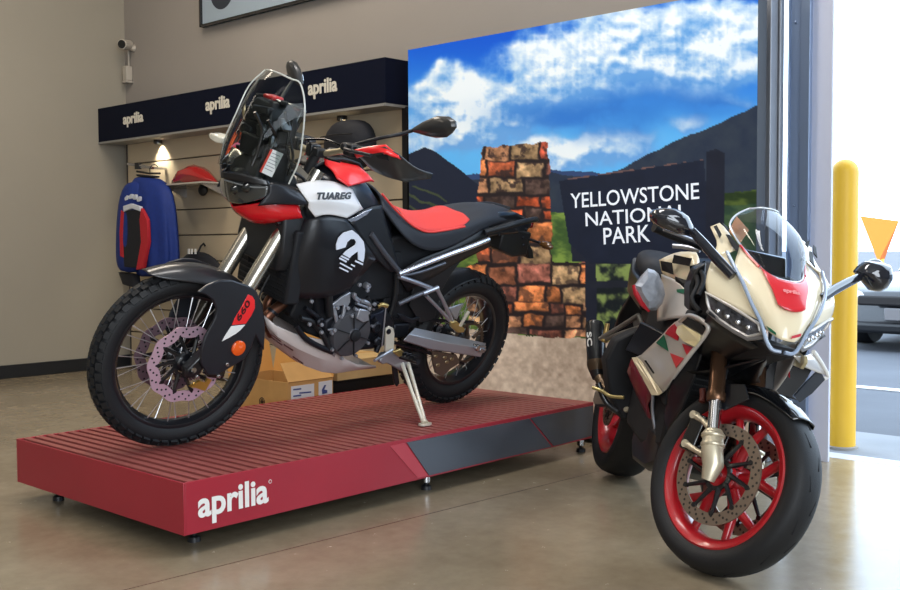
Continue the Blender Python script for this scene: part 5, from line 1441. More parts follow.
# ---- seat, tail
rA = [Vector((0.77, 0, 1.085)), Vector((0.68, 0, 1.03)), Vector((0.58, 0, 0.975)), Vector((0.45, 0, 0.955)), Vector((0.30, 0, 0.955)), Vector((0.16, 0, 0.965)), Vector((0.02, 0, 0.998)), Vector((-0.12, 0, 1.0)), Vector((-0.20, 0, 0.975))]
rB = [TP(381, 195, 0.085), TP(392, 208, 0.10), TP(406, 221.5, 0.118), TP(420, 230.5, 0.132), TP(440, 230.5, 0.138), TP(463, 226, 0.134), TP(483, 216.5, 0.12), TP(503, 214, 0.10), TP(517, 217.5, 0.07)]
rB2 = [v + Vector((0, 0.012, -0.022)) for v in rB]
rC = [TP(384, 207.5, 0.125), TP(393, 221, 0.135), TP(405, 238, 0.142), TP(420, 250, 0.145), TP(440, 252, 0.145), TP(463, 241.5, 0.142), TP(481, 229, 0.13), TP(500, 222, 0.11), TP(516, 220.5, 0.08)]
SEAT = mat('black_seat_vinyl', (38, 41, 48), 0.6, bump=0.12, bscale=300)
seat = skin([rC, rB2, rB, [lerp(a, b_, 0.45) + Vector((0, 0, .012)) for a, b_ in zip(rB, rA)], rA], 'seat', SEAT, mo, 0.01, 2, mirror=True)
RSE = mat('red_seat_vinyl', (214, 62, 56), 0.55, bump=0.1, bscale=300)
lift = Vector((0, 0, 0.010))
iB = [TP(405.5, 220.6, 0.113), TP(417, 228, 0.127), TP(430, 231.5, 0.134), TP(448, 229.5, 0.135), TP(463.5, 226.2, 0.13), TP(469, 219.5, 0.11)]
iA = [Vector((0.585, 0, 0.977)), Vector((0.50, 0, 0.955)), Vector((0.42, 0, 0.948)), Vector((0.31, 0, 0.948)), Vector((0.24, 0, 0.951)), Vector((0.19, 0, 0.957))]
skin([[v + Vector((0, 0.004, 0.002)) for v in iB], [lerp(a, b_, 0.33) + lift * 1.6 for a, b_ in zip(iB, iA)], [lerp(a, b_, 0.66) + lift * 1.5 for a, b_ in zip(iB, iA)], [v + lift for v in iA]], 'red_seat_insert', RSE, seat, 0.006, 2, mirror=True)
MB().tube(smooth_path([v + Vector((0, 0.004, 0.006)) for v in [TP(381, 195, 0.088), TP(392, 208, 0.105), TP(406, 221.8, 0.122), TP(416, 229, 0.132), TP(428, 233, 0.138), TP(446, 231, 0.141), TP(464, 227.5, 0.138)]]), 0.005, 8).build('red_piping', RSE, seat, smooth=60)
ptube('subframe_rail', mat('bright_rail', (206, 210, 222), 0.22, 0.85), mo, [TP(398.5, 274, 0.152), TP(425, 263.5, 0.156), TP(450, 254, 0.158), TP(470, 247, 0.154), TP(488.5, 239.6, 0.148)], 0.0125)
ptube('subframe_rail', SILT, mo, [Vector((0.60, -0.15, 0.73)), Vector((0.30, -0.155, 0.82)), Vector((0.06, -0.148, 0.875))], 0.0125)
ptube('lower_rail', FRM, mo, [TP(399, 276, 0.14), TP(420, 272, 0.14), TP(445, 263, 0.14)], 0.008)
und = [[TP(398, 274, 0.135), TP(420, 258, 0.14), TP(442, 252, 0.142), TP(465, 241, 0.138), TP(489, 226, 0.12)], [TP(402, 282, 0.13), TP(424, 270, 0.13), TP(446, 262, 0.13), TP(470, 250, 0.128), TP(490, 240, 0.115)], [TP(408, 292, 0.11), TP(428, 283, 0.11), TP(447, 270, 0.11), TP(470, 256, 0.108), TP(490, 247, 0.10)]]
both(MB().grid(und), 'under_seat_cover', BLACK, mo, sub=1, solid=0.006, smooth=180)
q = MB().loft([[(x, y, z) for y, z in ((-w, z0), (w, z0), (w * 0.9, z1), (-w * 0.9, z1))] for x, w, z0, z1 in ((0.62, 0.09, 0.62, 0.86), (0.45, 0.10, 0.66, 0.90), (0.25, 0.10, 0.78, 0.92), (0.05, 0.09, 0.86, 0.94), (-0.12, 0.07, 0.90, 0.965))])
q.build('under_seat_core', MATTEBLK, mo, bevel=0.01)
plate_t([(412, 284), (442, 261), (466, 249), (458, 262), (449, 274), (441, 288), (437, 300), (433, 318), (418, 322), (408, 305)], 0.10, 0.012, 'hugger_side', BLACK)
rows = []
for a in (60, 75, 92, 110, 128, 150):
    a = radians(a); r = 0.355
    rows.append([Vector((cos(a) * -r * -1, y, RRT + sin(a) * (r - abs(y) * 0.25))) for y in (-0.085, -0.05, 0, 0.05, 0.085)])
rows = [[Vector((cos(radians(a)) * 0.352, y, RRT + sin(radians(a)) * (0.352 - abs(y) * 0.3))) for y in (-0.085, -0.05, 0, 0.05, 0.085)] for a in (20, 38, 56, 74, 90)]
skin(rows, 'rear_hugger', BLACK, mo, 0.004, 2)
tl = MB().loft([[(x, y, z) for y, z in ((-w, z0), (w, z0), (w * 0.85, z1), (-w * 0.85, z1))] for x, w, z0, z1 in ((0.07, 0.125, 0.87, 0.95), (-0.02, 0.12, 0.88, 0.985), (-0.15, 0.10, 0.88, 0.985), (-0.27, 0.07, 0.885, 0.955), (-0.33, 0.05, 0.90, 0.94))])
tail = tl.build('tail_fairing', SATIN, mo, bevel=0.012)
q = MB()
for (a, b_) in [(499, 234.5), (515.5, 229.8), (526, 229.5), (523, 238), (523.5, 245)]: bolt(q, TP(a, b_, 0.115), (0, 1, 0), 0.008, 0.006)
q.build('tail_bolts', DKM, mo)
for s in (1, -1):
    ptube('grab_handle', BLACK, mo, [Vector((0.10, 0.13 * s, 0.90)), Vector((-0.05, 0.155 * s, 0.945)), Vector((-0.20, 0.14 * s, 0.965)), Vector((-0.30, 0.09 * s, 0.955))], 0.014)
hgr = MB().loft([[(x + a, y, z) for a, y in ((-0.02, -w), (0.02, -w), (0.02, w), (-0.02, w))] for x, w, z in ((-0.20, 0.05, 0.90), (-0.28, 0.06, 0.85), (-0.34, 0.07, 0.79), (-0.365, 0.07, 0.745))])
hgr.build('plate_hanger', BLACK, mo, bevel=0.006)
q = MB().loft([[(x, y, z) for y, z in ((-w, z0), (w, z0), (w, z1), (-w, z1))] for x, w, z0, z1 in ((-0.08, 0.09, 0.80, 0.90), (-0.2, 0.085, 0.76, 0.90), (-0.32, 0.07, 0.76, 0.88))]); q.build('tail_underside', BLACK, mo, bevel=0.01)
q = MB().box((-0.335, 0, 0.915), (0.02, 0.10, 0.035)); q.build('tail_light', mat('red_lens', (110, 8, 10), 0.1, coat=0.8), mo, bevel=0.006)
for s in (1, -1):
    q = MB().tube([(-0.30, 0.06 * s, 0.85), (-0.31, 0.15 * s, 0.85)], 0.007, 8); ts = q.build('rear_turn_signal', BLACK, mo)
    MB().ball((-0.31, 0.18 * s, 0.85), (0.022, 0.045, 0.02), 12).build('lens', mat('dark_amber_lens', (90, 60, 30), 0.15, coat=0.8), ts)
# ================================================================ SPORT MOTORCYCLE
RW = Vector((1.9674, -0.3678, 0.0048))
RPSI, RLEAN, RST = 0.8017, 0.2103, 0.5413
RM = Matrix.Translation(RW) @ Matrix.Rotation(pi + RPSI, 4, 'Z') @ Matrix.Rotation(-RLEAN, 4, 'X') @ Matrix.Rotation(0.0054, 4, 'Y')
RMI = RM.inverted()
def RX(px, py, x):
    """point of this motorcycle's own space on the crosswise plane x that the photo shows at px, py"""
    o = RMI @ CO; d = RMI.to_3x3() @ ray(px, py)
    return o + d * ((x - o.x) / d.x)
def RY(px, py, y):
    o = RMI @ CO; d = RMI.to_3x3() @ ray(px, py)
    return o + d * ((y - o.y) / d.y)
def RL(l): return [RX(*k) for k in l]
rs = thing('sport_motorcycle', 'cream, silver and checkered sport motorcycle with red wheels facing the viewer beside the platform', 'motorcycle', M=RM)
WB2, RF2, RR2 = 1.370, 0.300, 0.315
RK2 = radians(24.1)
S2 = axis_rot((-sin(RK2), 0, cos(RK2)), RST, (WB2 + 0.105, 0, 0))
FA2 = (WB2, 0, RF2)
REDW = mat('red_wheel_paint', (172, 24, 34), 0.3, coat=0.4)
CRM = mat('cream_gold_bodywork', (232, 218, 186), 0.25, 0.0, coat=0.6)
SLV = mat('silver_bodywork', (196, 190, 184), 0.28, 0.3, coat=0.5)
BKB = mat('black_bodywork', (14, 16, 22), 0.35, coat=0.2)
CHK = mat('checker_black', (12, 12, 15), 0.55, spec=0.25)
GRN = mat('green_decal', (12, 92, 62), 0.35)
RDD = mat('red_decal', (196, 22, 44), 0.32, coat=0.3)
BRZ = mat('bronze_fork', (112, 82, 62), 0.3, 0.8)
CHRM = mat('chrome', (200, 202, 206), 0.1, 1.0)
CAST = mat('pale_gold_cast', (204, 194, 170), 0.38, 0.6)
ROTR = mat('rotor_steel', (136, 120, 106), 0.4, 0.7)

# ---- wheels
def cast_rim(name, rb, hw, c, X, nsp=5, hub=0.05, hubw=0.12):
    c = Vector(c)
    prof = [(rb + 0.012, hw), (rb + 0.006, hw + 0.004), (rb - 0.008, hw - 0.002), (rb - 0.020, hw * 0.72), (rb - 0.026, hw * 0.4), (rb - 0.026, -hw * 0.4), (rb - 0.020, -hw * 0.72), (rb - 0.008, -hw + 0.002), (rb + 0.006, -hw - 0.004), (rb + 0.012, -hw),
            (rb, -hw * 0.75), (rb - 0.014, -hw * 0.4), (rb - 0.014, hw * 0.4), (rb, hw * 0.75)]
    m_ = MB().lathe(prof, c, (0, 1, 0), 96, closed=True)
    if X is not None: m_.xf(X)
    rim = m_.build(name, REDW, rs)
    h = MB().lathe([(0.014, hubw / 2), (hub * 0.8, hubw / 2), (hub, hubw * 0.35), (hub * 0.75, hubw * 0.2), (hub * 0.75, -hubw * 0.2), (hub, -hubw * 0.35), (hub * 0.8, -hubw / 2), (0.014, -hubw / 2)], c, (0, 1, 0), 32)
    if X is not None: h.xf(X)
    h.build('hub', REDW, rim)
    for k in range(nsp):
        a = 2 * pi * k / nsp + 0.35
        q = MB()
        for s in (-1, 1):
            p = []
            for t, r_, da, w in ((0, hub * 0.8, 0.0, 0.02), (0.45, rb * 0.5, 0.10 * s, 0.016), (1, rb - 0.016, 0.30 * s, 0.013)):
                p.append((Vector((cos(a + da) * r_, 0, sin(a + da) * r_)), w))
            q.tube([c + v for v, w in p], [w for v, w in p], 10, flat=1.0)
        if X is not None: q.xf(X)
        q.build('spoke', REDW, rim, smooth=60)
    return rim
tyre('front_tyre', rs, RF2, 0.222, 0.061, FA2, S2)
cast_rim('front_rim', 0.218, 0.048, FA2, S2)
tyre('rear_tyre', rs, RR2, 0.222, 0.090, (0, 0, RR2), None)
cast_rim('rear_rim', 0.218, 0.072, (0, 0, RR2), None, 5, 0.06, 0.16)
q = MB()
for k in range(14):
    a0 = 2 * pi * k / 14
    for s in (1, -1):
        p = []
        for j in range(6):
            t = j / 5
            yy = s * (0.014 + 0.040 * t); r_ = RF2 - 0.078 * (1 - sqrt(max(0, 1 - (yy / 0.062) ** 2))) * 0.80 + 0.0005
            aa = a0 + 0.16 * sin(t * 3.0) + 0.22 * t + (0.22 if s < 0 else 0)
            p.append(Vector(FA2) + Vector((cos(aa) * r_, yy, sin(aa) * r_)))
        q.tube(p, 0.0024, 5)
q.xf(S2); tg = q.build('tread_grooves', MATTEBLK, rs)
for y in (0.066, -0.066):
    brake_disc('front_brake_disc', rs, FA2, 0.122, 0.160, y, 0.005, ROTR, S2, 0, 75, m_hole=mat('hole_dark', (40, 34, 30), 0.6), m_c=SATIN)
brake_disc('rear_brake_disc', rs, (0, 0, RR2), 0.075, 0.11, -0.085, 0.005, ROTR, None, 0, 36, m_c=SATIN)
q = MB().tube([(WB2, -0.125, RF2), (WB2, 0.125, RF2)], 0.013, 14); q.xf(S2); q.build('front_axle', STEEL, rs)

# ---- fork
def fx2(z): return WB2 + 0.105 + 0.030 - z * math.tan(RK2) + 0.0
off = WB2 + 0.012 - fx2(RF2)
for s in (1, -1):
    y = 0.102 * s
    st = MB().tube([(fx2(0.40), y, 0.40), (fx2(0.68), y, 0.68)], 0.0205, 20); st.xf(S2)
    leg = st.build('fork_slider', CHRM, rs, smooth=60)
    ou = MB().tube([(fx2(0.505), y, 0.505), (fx2(0.51), y, 0.51), (fx2(0.53), y, 0.53), (fx2(0.535), y, 0.535), (fx2(0.86), y, 0.86)], [0.027, 0.030, 0.030, 0.026, 0.026], 20); ou.xf(S2)
    ou.build('fork_tube', BRZ, leg, smooth=50)
    ft = MB().tube([(fx2(0.42), y, 0.42), (fx2(0.41), y, 0.41), (fx2(0.36), y, 0.36), (WB2 + 0.0, y, RF2 + 0.02), (WB2 + 0.004, y, RF2 - 0.03)], [0.026, 0.033, 0.034, 0.033, 0.020], 18)
    for z, rr_ in ((0.402, 0.037), (0.375, 0.037)): ft.lathe([(rr_ - 0.004, -0.008), (rr_, -0.004), (rr_, 0.004), (rr_ - 0.004, 0.008)], (fx2(z), y, z), (-sin(RK2), 0, cos(RK2)), 18)
    ft.xf(S2); ft.build('fork_foot', CAST, leg, smooth=50)
    # caliper lugs reach back from the leg
    lug = MB()
    for z0, z1, xo in ((0.415, 0.440, -0.105), (0.335, 0.345, -0.125)):
        lug.tube([(fx2(z0), y, z0), (fx2(z0) + xo * 0.6, y * 0.95, z1 - 0.006), (fx2(z0) + xo, y * 0.92, z1)], [0.014, 0.009, 0.013], 10)
    lug.lathe([(0.013, -0.012), (0.013, 0.012)], (fx2(0.415) - 0.105, y * 0.92, 0.440), (0, 1, 0), 12)
    lug.lathe([(0.013, -0.012), (0.013, 0.012)], (fx2(0.335) - 0.125, y * 0.92, 0.345), (0, 1, 0), 12)
    lug.xf(S2); lug.build('caliper_lug', CAST, leg, smooth=50)
    ca = MB().loft([[(WB2 - 0.135 + ax_ * 0.03, 0.066 * s + b_ * 0.034, z) for ax_, b_ in ((-1, -1), (1, -1), (1, 1), (-1, 1))] for z in (0.325, 0.345, 0.43, 0.45)])
    ca.xf(S2); ca.build('brake_caliper', GLOSSBLK, rs, bevel=0.008)
q = MB(); q.v, q.f, q.mi = [], [], []
q.box((fx2(0.74) - 0.02, 0, 0.74), (0.08, 0.23, 0.04), Matrix.Rotation(-RK2, 3, 'Y')); q.box((fx2(0.85) - 0.02, 0, 0.86), (0.08, 0.23, 0.03), Matrix.Rotation(-RK2, 3, 'Y'))
q.xf(S2); q.build('triple_clamp', SATIN, rs, bevel=0.006)
def hose2(pts, r=0.0045, m=None): return ptube('brake_hose', m or BLACK, rs, pts, r)
hose2([S2 @ Vector(p) for p in [(1.31, -0.085, 0.43), (1.28, -0.09, 0.52), (1.24, -0.07, 0.62), (1.2, -0.05, 0.72)]])
# wheel-speed sensor and small red wire sleeve
ptube('red_cable_sleeve', mat('red_brown_sleeve', (96, 42, 34), 0.5), rs, [RX(702.5, 389, 1.22), RX(703, 396, 1.23), RX(702, 402, 1.24)], 0.011)
# ---- front fender
rows = []
for a, w, dr in [(55, 0.052, 0.026), (62, 0.064, 0.034), (72, 0.072, 0.040), (84, 0.078, 0.044), (95, 0.080, 0.05), (115, 0.080, 0.06), (132, 0.07, 0.065)]:
    a = radians(a); r = 0.318
    rows.append([Vector((WB2 + cos(a) * (r - d), y, RF2 + sin(a) * (r - d))) for y, d in ((-w, dr), (-w * 0.8, dr * 0.4), (0, 0), (w * 0.8, dr * 0.4), (w, dr))])
skin(rows, 'front_fender', GLOSSBLK, rs, 0.004, 2, X=S2)
for s in (1, -1):
    q = MB().plate([S2 @ Vector(p) for p in [(WB2 - 0.03, 0.083 * s, RF2 + 0.29), (WB2 + 0.01, 0.083 * s, RF2 + 0.25), (WB2 - 0.06, 0.085 * s, RF2 + 0.19), (WB2 - 0.12, 0.085 * s, RF2 + 0.19), (WB2 - 0.16, 0.085 * s, RF2 + 0.25)]], 0.006); q.build('fender_arm', BKB, rs, bevel=0.002)

# ---- black core: radiator, inner fairing, frame, engine
def box_ring(x, w, z0, z1): return [(x, -w, z0), (x, -w * 0.98, z1), (x, w * 0.98, z1), (x, w, z0)]
q = MB().box((1.04, 0, 0.62), (0.05, 0.30, 0.34), Matrix.Rotation(radians(12), 3, 'Y')); rd2 = q.build('radiator', MATTEBLK, rs, bevel=0.01)
q = MB()
for k in range(14): q.box((1.07 + (k - 7) * 0.0048 * -1 * -1, 0, 0.48 + k * 0.021), (0.004, 0.27, 0.005))
q.build('radiator_fins', BLACK, rd2)
q = MB().loft([box_ring(1.02, 0.125, 0.30, 0.78), box_ring(0.80, 0.14, 0.27, 0.80), box_ring(0.55, 0.14, 0.30, 0.78), box_ring(0.40, 0.11, 0.36, 0.72)]); q.build('engine_case', MATTEBLK, rs, bevel=0.02)
q = MB().loft([box_ring(1.12, 0.085, 0.76, 0.90), box_ring(0.95, 0.11, 0.70, 0.92), box_ring(0.6, 0.12, 0.66, 0.86), box_ring(0.25, 0.10, 0.70, 0.86)]); q.build('frame_core', MATTEBLK, rs, bevel=0.02)
q = MB().loft([box_ring(1.00, 0.12, 0.24, 0.34), box_ring(0.92, 0.14, 0.20, 0.36), box_ring(0.70, 0.13, 0.19, 0.36), box_ring(0.50, 0.09, 0.22, 0.34)]); q.build('belly_pan', BKB, rs, bevel=0.02)
# lower side fairings (black), both sides
lowR = [[RX(667, 394, 1.02), RX(671, 376, 1.10), RX(690, 352, 1.16), RX(709, 334, 1.20)],
        [RX(663, 416, 0.98), RX(668, 402, 1.06), RX(684, 384, 1.13), RX(700, 362, 1.18)],
        [RX(661.5, 449, 0.95), RX(666, 436, 1.02), RX(673, 424, 1.08), RX(682, 408, 1.13)]]
skin(lowR, 'lower_fairing', BKB, rs, 0.006, 2)
skin([[Vector((v.x, -v.y, v.z)) for v in r] for r in lowR], 'lower_fairing', BKB, rs, 0.006, 2)
inn = [[RX(709, 312, 1.42), RX(730, 334, 1.45), RX(752, 344, 1.49), RX(772, 354, 1.54), RX(783, 353, 1.56)],
       [RX(700, 330, 1.30), RX(718, 352, 1.30), RX(745, 366, 1.32), RX(768, 372, 1.34), RX(782, 372, 1.34)],
       [RX(698, 356, 1.16), RX(716, 372, 1.16), RX(744, 384, 1.16), RX(766, 388, 1.16), RX(781, 389, 1.16)]]
ct = [Vector((r[-1].x, 0, r[-1].z)) for r in inn]
inn = [[v for v in r] for r in inn]
inn2 = [r[:-1] + [c_] for r, c_ in zip(inn, ct)]
both(MB().grid(inn2), 'inner_fairing', BKB, rs, sub=2, solid=0.005, smooth=180)

# ---- upper fairing
tipc = RX(784, 341, 1.52)
DX = 0.0
def RLD(l): return [RX(a_, b_, c_ + DX) for a_, b_, c_ in l]
cen = [[(740, 244.5, 1.31), (748, 254, 1.365), (759, 266, 1.43), (768, 273.5, 1.475), (778, 279, 1.50), (786, 281, 1.505)],
       [(734, 265, 1.42), (744, 270, 1.45), (757, 277, 1.485), (768, 283, 1.51), (778, 289, 1.53), (786, 291, 1.535)],
       [(746, 289, 1.49), (754, 294, 1.52), (763, 300, 1.545), (771, 305, 1.56), (779, 309, 1.572), (786, 310.5, 1.576)],
       [(755.5, 310, 1.53), (762, 315, 1.55), (768.5, 319.5, 1.57), (775, 323, 1.585), (781, 325.5, 1.593), (786, 327, 1.597)],
       [(764, 327, 1.55), (767.5, 331, 1.567), (772, 334.5, 1.58), (776.5, 337.5, 1.592), (781, 339.5, 1.602), (786, 341, 1.606)]]
cR = [RLD(r) for r in cen]
for r in cR: r[-1] = Vector((r[-1].x, 0.0, r[-1].z))
fairc = skin(cR, 'nose_panel', CRM, rs, 0.005, 2, mirror=True)
# red stripe down the nose
st_ = [[(759, 266.5, 1.436), (768, 274, 1.481), (778, 279.5, 1.506), (786, 281.5, 1.511)], [(765.5, 277, 1.50), (772, 283, 1.521), (779, 287, 1.532), (786, 289, 1.537)],
       [(772, 291, 1.535), (776, 294, 1.545), (781, 297, 1.554), (786, 298.5, 1.558)], [(777, 304, 1.570), (780, 306.5, 1.575), (783, 309, 1.578), (786, 311, 1.581)]]
sR = [[v + Vector((0.006, 0, 0.002)) for v in RLD(r)] for r in st_]
for r in sR: r[-1] = Vector((r[-1].x, 0.0, r[-1].z))
skin(sR, 'red_nose_stripe', mat('red_stripe', (206, 34, 44), 0.3, coat=0.5), fairc, 0.003, 2, mirror=True)
ln = RLD([(740.5, 245.5, 1.325), (748, 255, 1.378), (759, 266.5, 1.442)])
for s in (1, -1): MB().tube(smooth_path([Vector((v.x, v.y * s, v.z)) for v in ln]), 0.004, 8).build('red_line', mat('red_stripe', (206, 34, 44), 0.3, coat=0.5), fairc)
vs, fs = text_fit('aprilia', 0.052, 0.017, bold=0.02, space=0.9, depth=0.001)
o0 = RX(778, 291.5, 1.478); ux = (RX(790, 294.5, 1.478) - o0); uy = RX(778, 284, 1.455) - o0
o0 = Vector((1.556, -0.026, RX(784, 293, 1.54).z)); 
MB().add([frame(o0, (0, 1, 0), (-0.62, 0, 1)) @ v for v in vs], fs).build('nose_lettering', mat('pale_red_print', (232, 150, 150), 0.4), fairc, smooth=0)
# side of nose above headlight
cs = [[(711, 261, 1.36), (719, 256, 1.35), (727, 251.5, 1.355), (730.5, 258.5, 1.385)], [(706.5, 275, 1.385), (716, 271, 1.40), (726, 270, 1.415), (736, 270.5, 1.44)],
      [(705, 284.5, 1.39), (717, 285.5, 1.425), (731, 288, 1.455), (746, 290.5, 1.492)], [(707, 293, 1.40), (722, 301, 1.445), (738, 309.5, 1.49), (758, 320, 1.54)]]
cheek = skin([RLD(r) for r in cs], 'cheek_panel', CRM, rs, 0.005, 2)
cheekL = skin([[Vector((v.x, -v.y, v.z)) for v in RLD(r)] for r in cs], 'cheek_panel', CRM, rs, 0.005, 2)
for s in (1, -1):
    pth = [Vector((v.x, v.y * s, v.z)) for v in RLD([(727, 252, 1.365), (735, 268, 1.44), (743, 283, 1.49), (752, 304, 1.53), (761, 322, 1.555), (766.5, 341, 1.57), (772, 349.6, 1.58), (781, 352, 1.585)])]
    MB().tube(smooth_path(pth), 0.0058, 8).build('daylight_strip', mat('strip_blue_grey', (150, 166, 190), 0.2, coat=0.8), rs, smooth=60)
ht = [[(706, 292.5, 1.40), (716, 298, 1.425), (732, 307, 1.475), (748, 317, 1.52), (758, 323.5, 1.54)], [(707.5, 302, 1.40), (718, 311, 1.43), (732, 319, 1.475), (747, 327, 1.52), (760, 330, 1.545)], [(710, 310, 1.40), (719, 319, 1.43), (733, 328.5, 1.475), (748, 336.5, 1.515), (762, 333.5, 1.545)]]
hR = [RLD(r) for r in ht]
for s in (1, -1):
    g2 = [[Vector((v.x, v.y * s, v.z)) for v in r] for r in hR]
    hd2 = skin(g2, 'headlight', mat('headlight_glass', (74, 76, 84), 0.06, 0.4, coat=1.0, var=0.7, vscale=60), rs, 0.01, 2)
    rim_ = g2[0] + [r[-1] for r in g2[1:-1]] + g2[-1][::-1] + [r[0] for r in g2[1:-1][::-1]]
    MB().tube(rim_, 0.0048, 6, closed=True).build('headlight_bezel', SLV, hd2, smooth=60)
    for k, t in enumerate((0.25, 0.42, 0.6, 0.78)):
        i_ = t * 4; a = int(i_); f_ = i_ - a
        p_ = g2[1][a].lerp(g2[1][min(4, a + 1)], f_)
        MB().ball(p_ + Vector((0.003, 0, 0)), (0.005, 0.010, 0.007), 8).build('lamp_reflector', CHRM, hd2)
    ch = [Vector((v.x + .002, v.y * s, v.z)) for v in RLD([(707, 311, 1.40), (720, 322, 1.435), (734, 331.5, 1.48), (748, 339, 1.515), (764, 337, 1.55)])]
    MB().tube(ch, 0.0065, 8, flat=0.6).build('headlight_trim', mat('grey_trim', (118, 114, 112), 0.35, 0.4), rs)
q = MB()
q.plate([v + Vector((0.008, 0, 0)) for v in RLD([(765, 325.5, 1.555), (768.5, 330.8, 1.572), (775, 335, 1.588), (774.5, 332.2, 1.586), (769.5, 328.2, 1.572)])], 0.002, d=(1, 0, 0)); q.build('green_decal', GRN, fairc, smooth=0)
q = MB(); q.plate([v + Vector((0.012, 0, 0)) for v in RLD([(789, 338.5, 1.60), (799, 336, 1.58), (799.5, 333, 1.58), (790.5, 335.5, 1.60)])], 0.002, d=(1, 0, 0)); q.build('red_decal', RDD, fairc, smooth=0)
q = MB().loft([[(1.57, -0.055, 0.742), (1.57, 0.055, 0.742), (1.585, 0.03, 0.715), (1.585, -0.03, 0.715)], [(1.30, -0.07, 0.75), (1.30, 0.07, 0.75), (1.30, 0.05, 0.66), (1.30, -0.05, 0.66)]]); q.build('chin_intake', MATTEBLK, rs, bevel=0.006)
q = MB().loft([box_ring(1.44, 0.06, 0.78, 0.86), box_ring(1.32, 0.11, 0.78, 0.95), box_ring(1.15, 0.12, 0.80, 0.97)]); q.build('nose_inner', MATTEBLK, rs, bevel=0.01)
# chequered ear panels beside the screen
er = [[(710.5, 226.5, 1.20), (719.5, 222.8, 1.19), (727, 229, 1.215)], [(715, 235.5, 1.24), (723, 238, 1.25), (732, 238, 1.27)], [(719, 243, 1.29), (727, 247, 1.305), (738.5, 247.5, 1.325)], [(711.5, 260, 1.355), (720, 257, 1.35), (728, 252, 1.36)]]
eR = [RLD(r) for r in er]
for s in (1, -1):
    g2 = [[Vector((v.x, v.y * s, v.z)) for v in r] for r in (eR if s < 0 or True else eR[1:])]
    ear = skin(g2, 'ear_panel', CRM, rs, 0.005, 1)
    for pts in ([(711.5, 227.5, 1.21), (714.5, 226.3, 1.21), (719.5, 235.5, 1.25), (717.5, 239, 1.265)], [(719.7, 223.6, 1.21), (724.5, 227.5, 1.22), (728, 229.8, 1.235), (726.5, 232.5, 1.25)], [(723.5, 235.5, 1.26), (727.5, 236, 1.265), (737, 247.5, 1.328), (734.5, 252.5, 1.35), (729, 246, 1.31)]):
        q = MB().plate([Vector((v.x + 0.020, v.y * s, v.z + 0.004)) for v in RLD(pts)], 0.003); q.build('black_check', CHK, ear, smooth=0)
q = MB().plate([v for v in RLD([(729, 230, 1.20), (736.5, 216, 1.15), (749, 230, 1.19), (739.5, 244, 1.26), (735, 238, 1.23)])], 0.004); q.build('inner_screen_panel', mat('warm_inner_panel', (222, 150, 96), 0.4), rs)

for nm, x0_, pts in (('inner_side_panel', 1.16, [(779, 353), (794, 356), (813, 369), (806, 381), (793, 396), (799, 401), (782, 396), (764, 388), (752, 378)]), ('inner_side_panel', 1.10, [(745, 384), (764, 388), (782, 394), (776, 404), (758, 396)])):
    a_ = RL([(x_, y_, x0_) for x_, y_ in pts])
    MB().loft([a_, [v - Vector((0.10, 0, 0)) for v in a_]]).build(nm, BKB, rs, bevel=0.006)
# ---- windscreen
half = [[(740, 244.5, 1.315), (748, 254, 1.37), (759, 266, 1.435), (770, 275, 1.48), (786, 281, 1.51)],
        [(733, 233, 1.25), (742, 240, 1.33), (755, 248, 1.41), (769, 255, 1.45), (785, 259, 1.47)],
        [(730, 224, 1.215), (740, 225, 1.28), (752, 230, 1.35), (767, 235, 1.39), (779, 238, 1.41)],
        [(736, 215, 1.19), (745, 215, 1.235), (755, 217, 1.28), (765, 220, 1.31), (774, 222, 1.325)],
        [(748, 209, 1.17), (753, 208.5, 1.19), (758, 208, 1.205), (763, 208, 1.215), (768, 208.5, 1.22)]]
rows = []
for r in half:
    h_ = RLD(r)
    h_[-1] = Vector((h_[-1].x, 0, h_[-1].z))
    rows.append(h_ + [Vector((v.x, -v.y, v.z)) for v in h_[-2::-1]])
sc2 = skin(rows, 'windscreen', glass_mat('clear_bubble', (214, 224, 236), 0.30), rs, 0.0, 2)
MB().tube(smooth_path([r[0] for r in rows] + rows[-1][1:-1] + [r[-1] for r in rows[::-1]] + rows[0][1:-1][::-1]), 0.0032, 8, closed=True).build('screen_edge', mat('bright_edge', (214, 224, 234), 0.12, coat=1.0), sc2)
q = MB().box((1.26, 0, 0.975), (0.03, 0.16, 0.09), Matrix.Rotation(radians(-30), 3, 'Y')); q.build('display', GLOSSBLK, rs, bevel=0.01)
q = MB()
q.lathe([(0.006, 0), (0.006, 0.005), (0.003, 0.007)], RX(802, 260, 1.33), (1, 0, 0), 8)
q.build('screen_screw', GLOSSBLK, sc2)

# ---- mirrors with their broad gloss stalks
def mirror2(stalk, pts, x, name_m):
    q = MB(); w = []
    a = [RX(p_[0], p_[1], p_[2] + DX) for p_ in stalk]
    o = MB().tube(a, [0.016, 0.017, 0.016, 0.014][:len(a)], 12, flat=0.7).build('mirror', name_m, rs, smooth=60)
    P_ = [RX(px, py, x) for px, py in pts]
    c_ = sum(P_, Vector((0, 0, 0))) / len(P_)
    rings = [[c_ + (v - c_) * f + Vector((k, 0, 0)) for v in P_] for k, f in ((0.045, 0.42), (0.034, 0.78), (0.012, 0.98), (-0.02, 1.0), (-0.028, 0.94))]
    MB().loft(rings).build('mirror_housing', name_m, o, smooth=50, bevel=0.003)
    MB().plate([c_ + (v - c_) * 0.9 + Vector((-0.028, 0, 0)) for v in P_], 0.003, d=(-1, 0, 0)).build('mirror_glass', mat('mirror_glass', (210, 214, 220), 0.03, 1.0), o)
GBM = mat('gloss_black_mirror', (26, 30, 40), 0.1, coat=1.0)
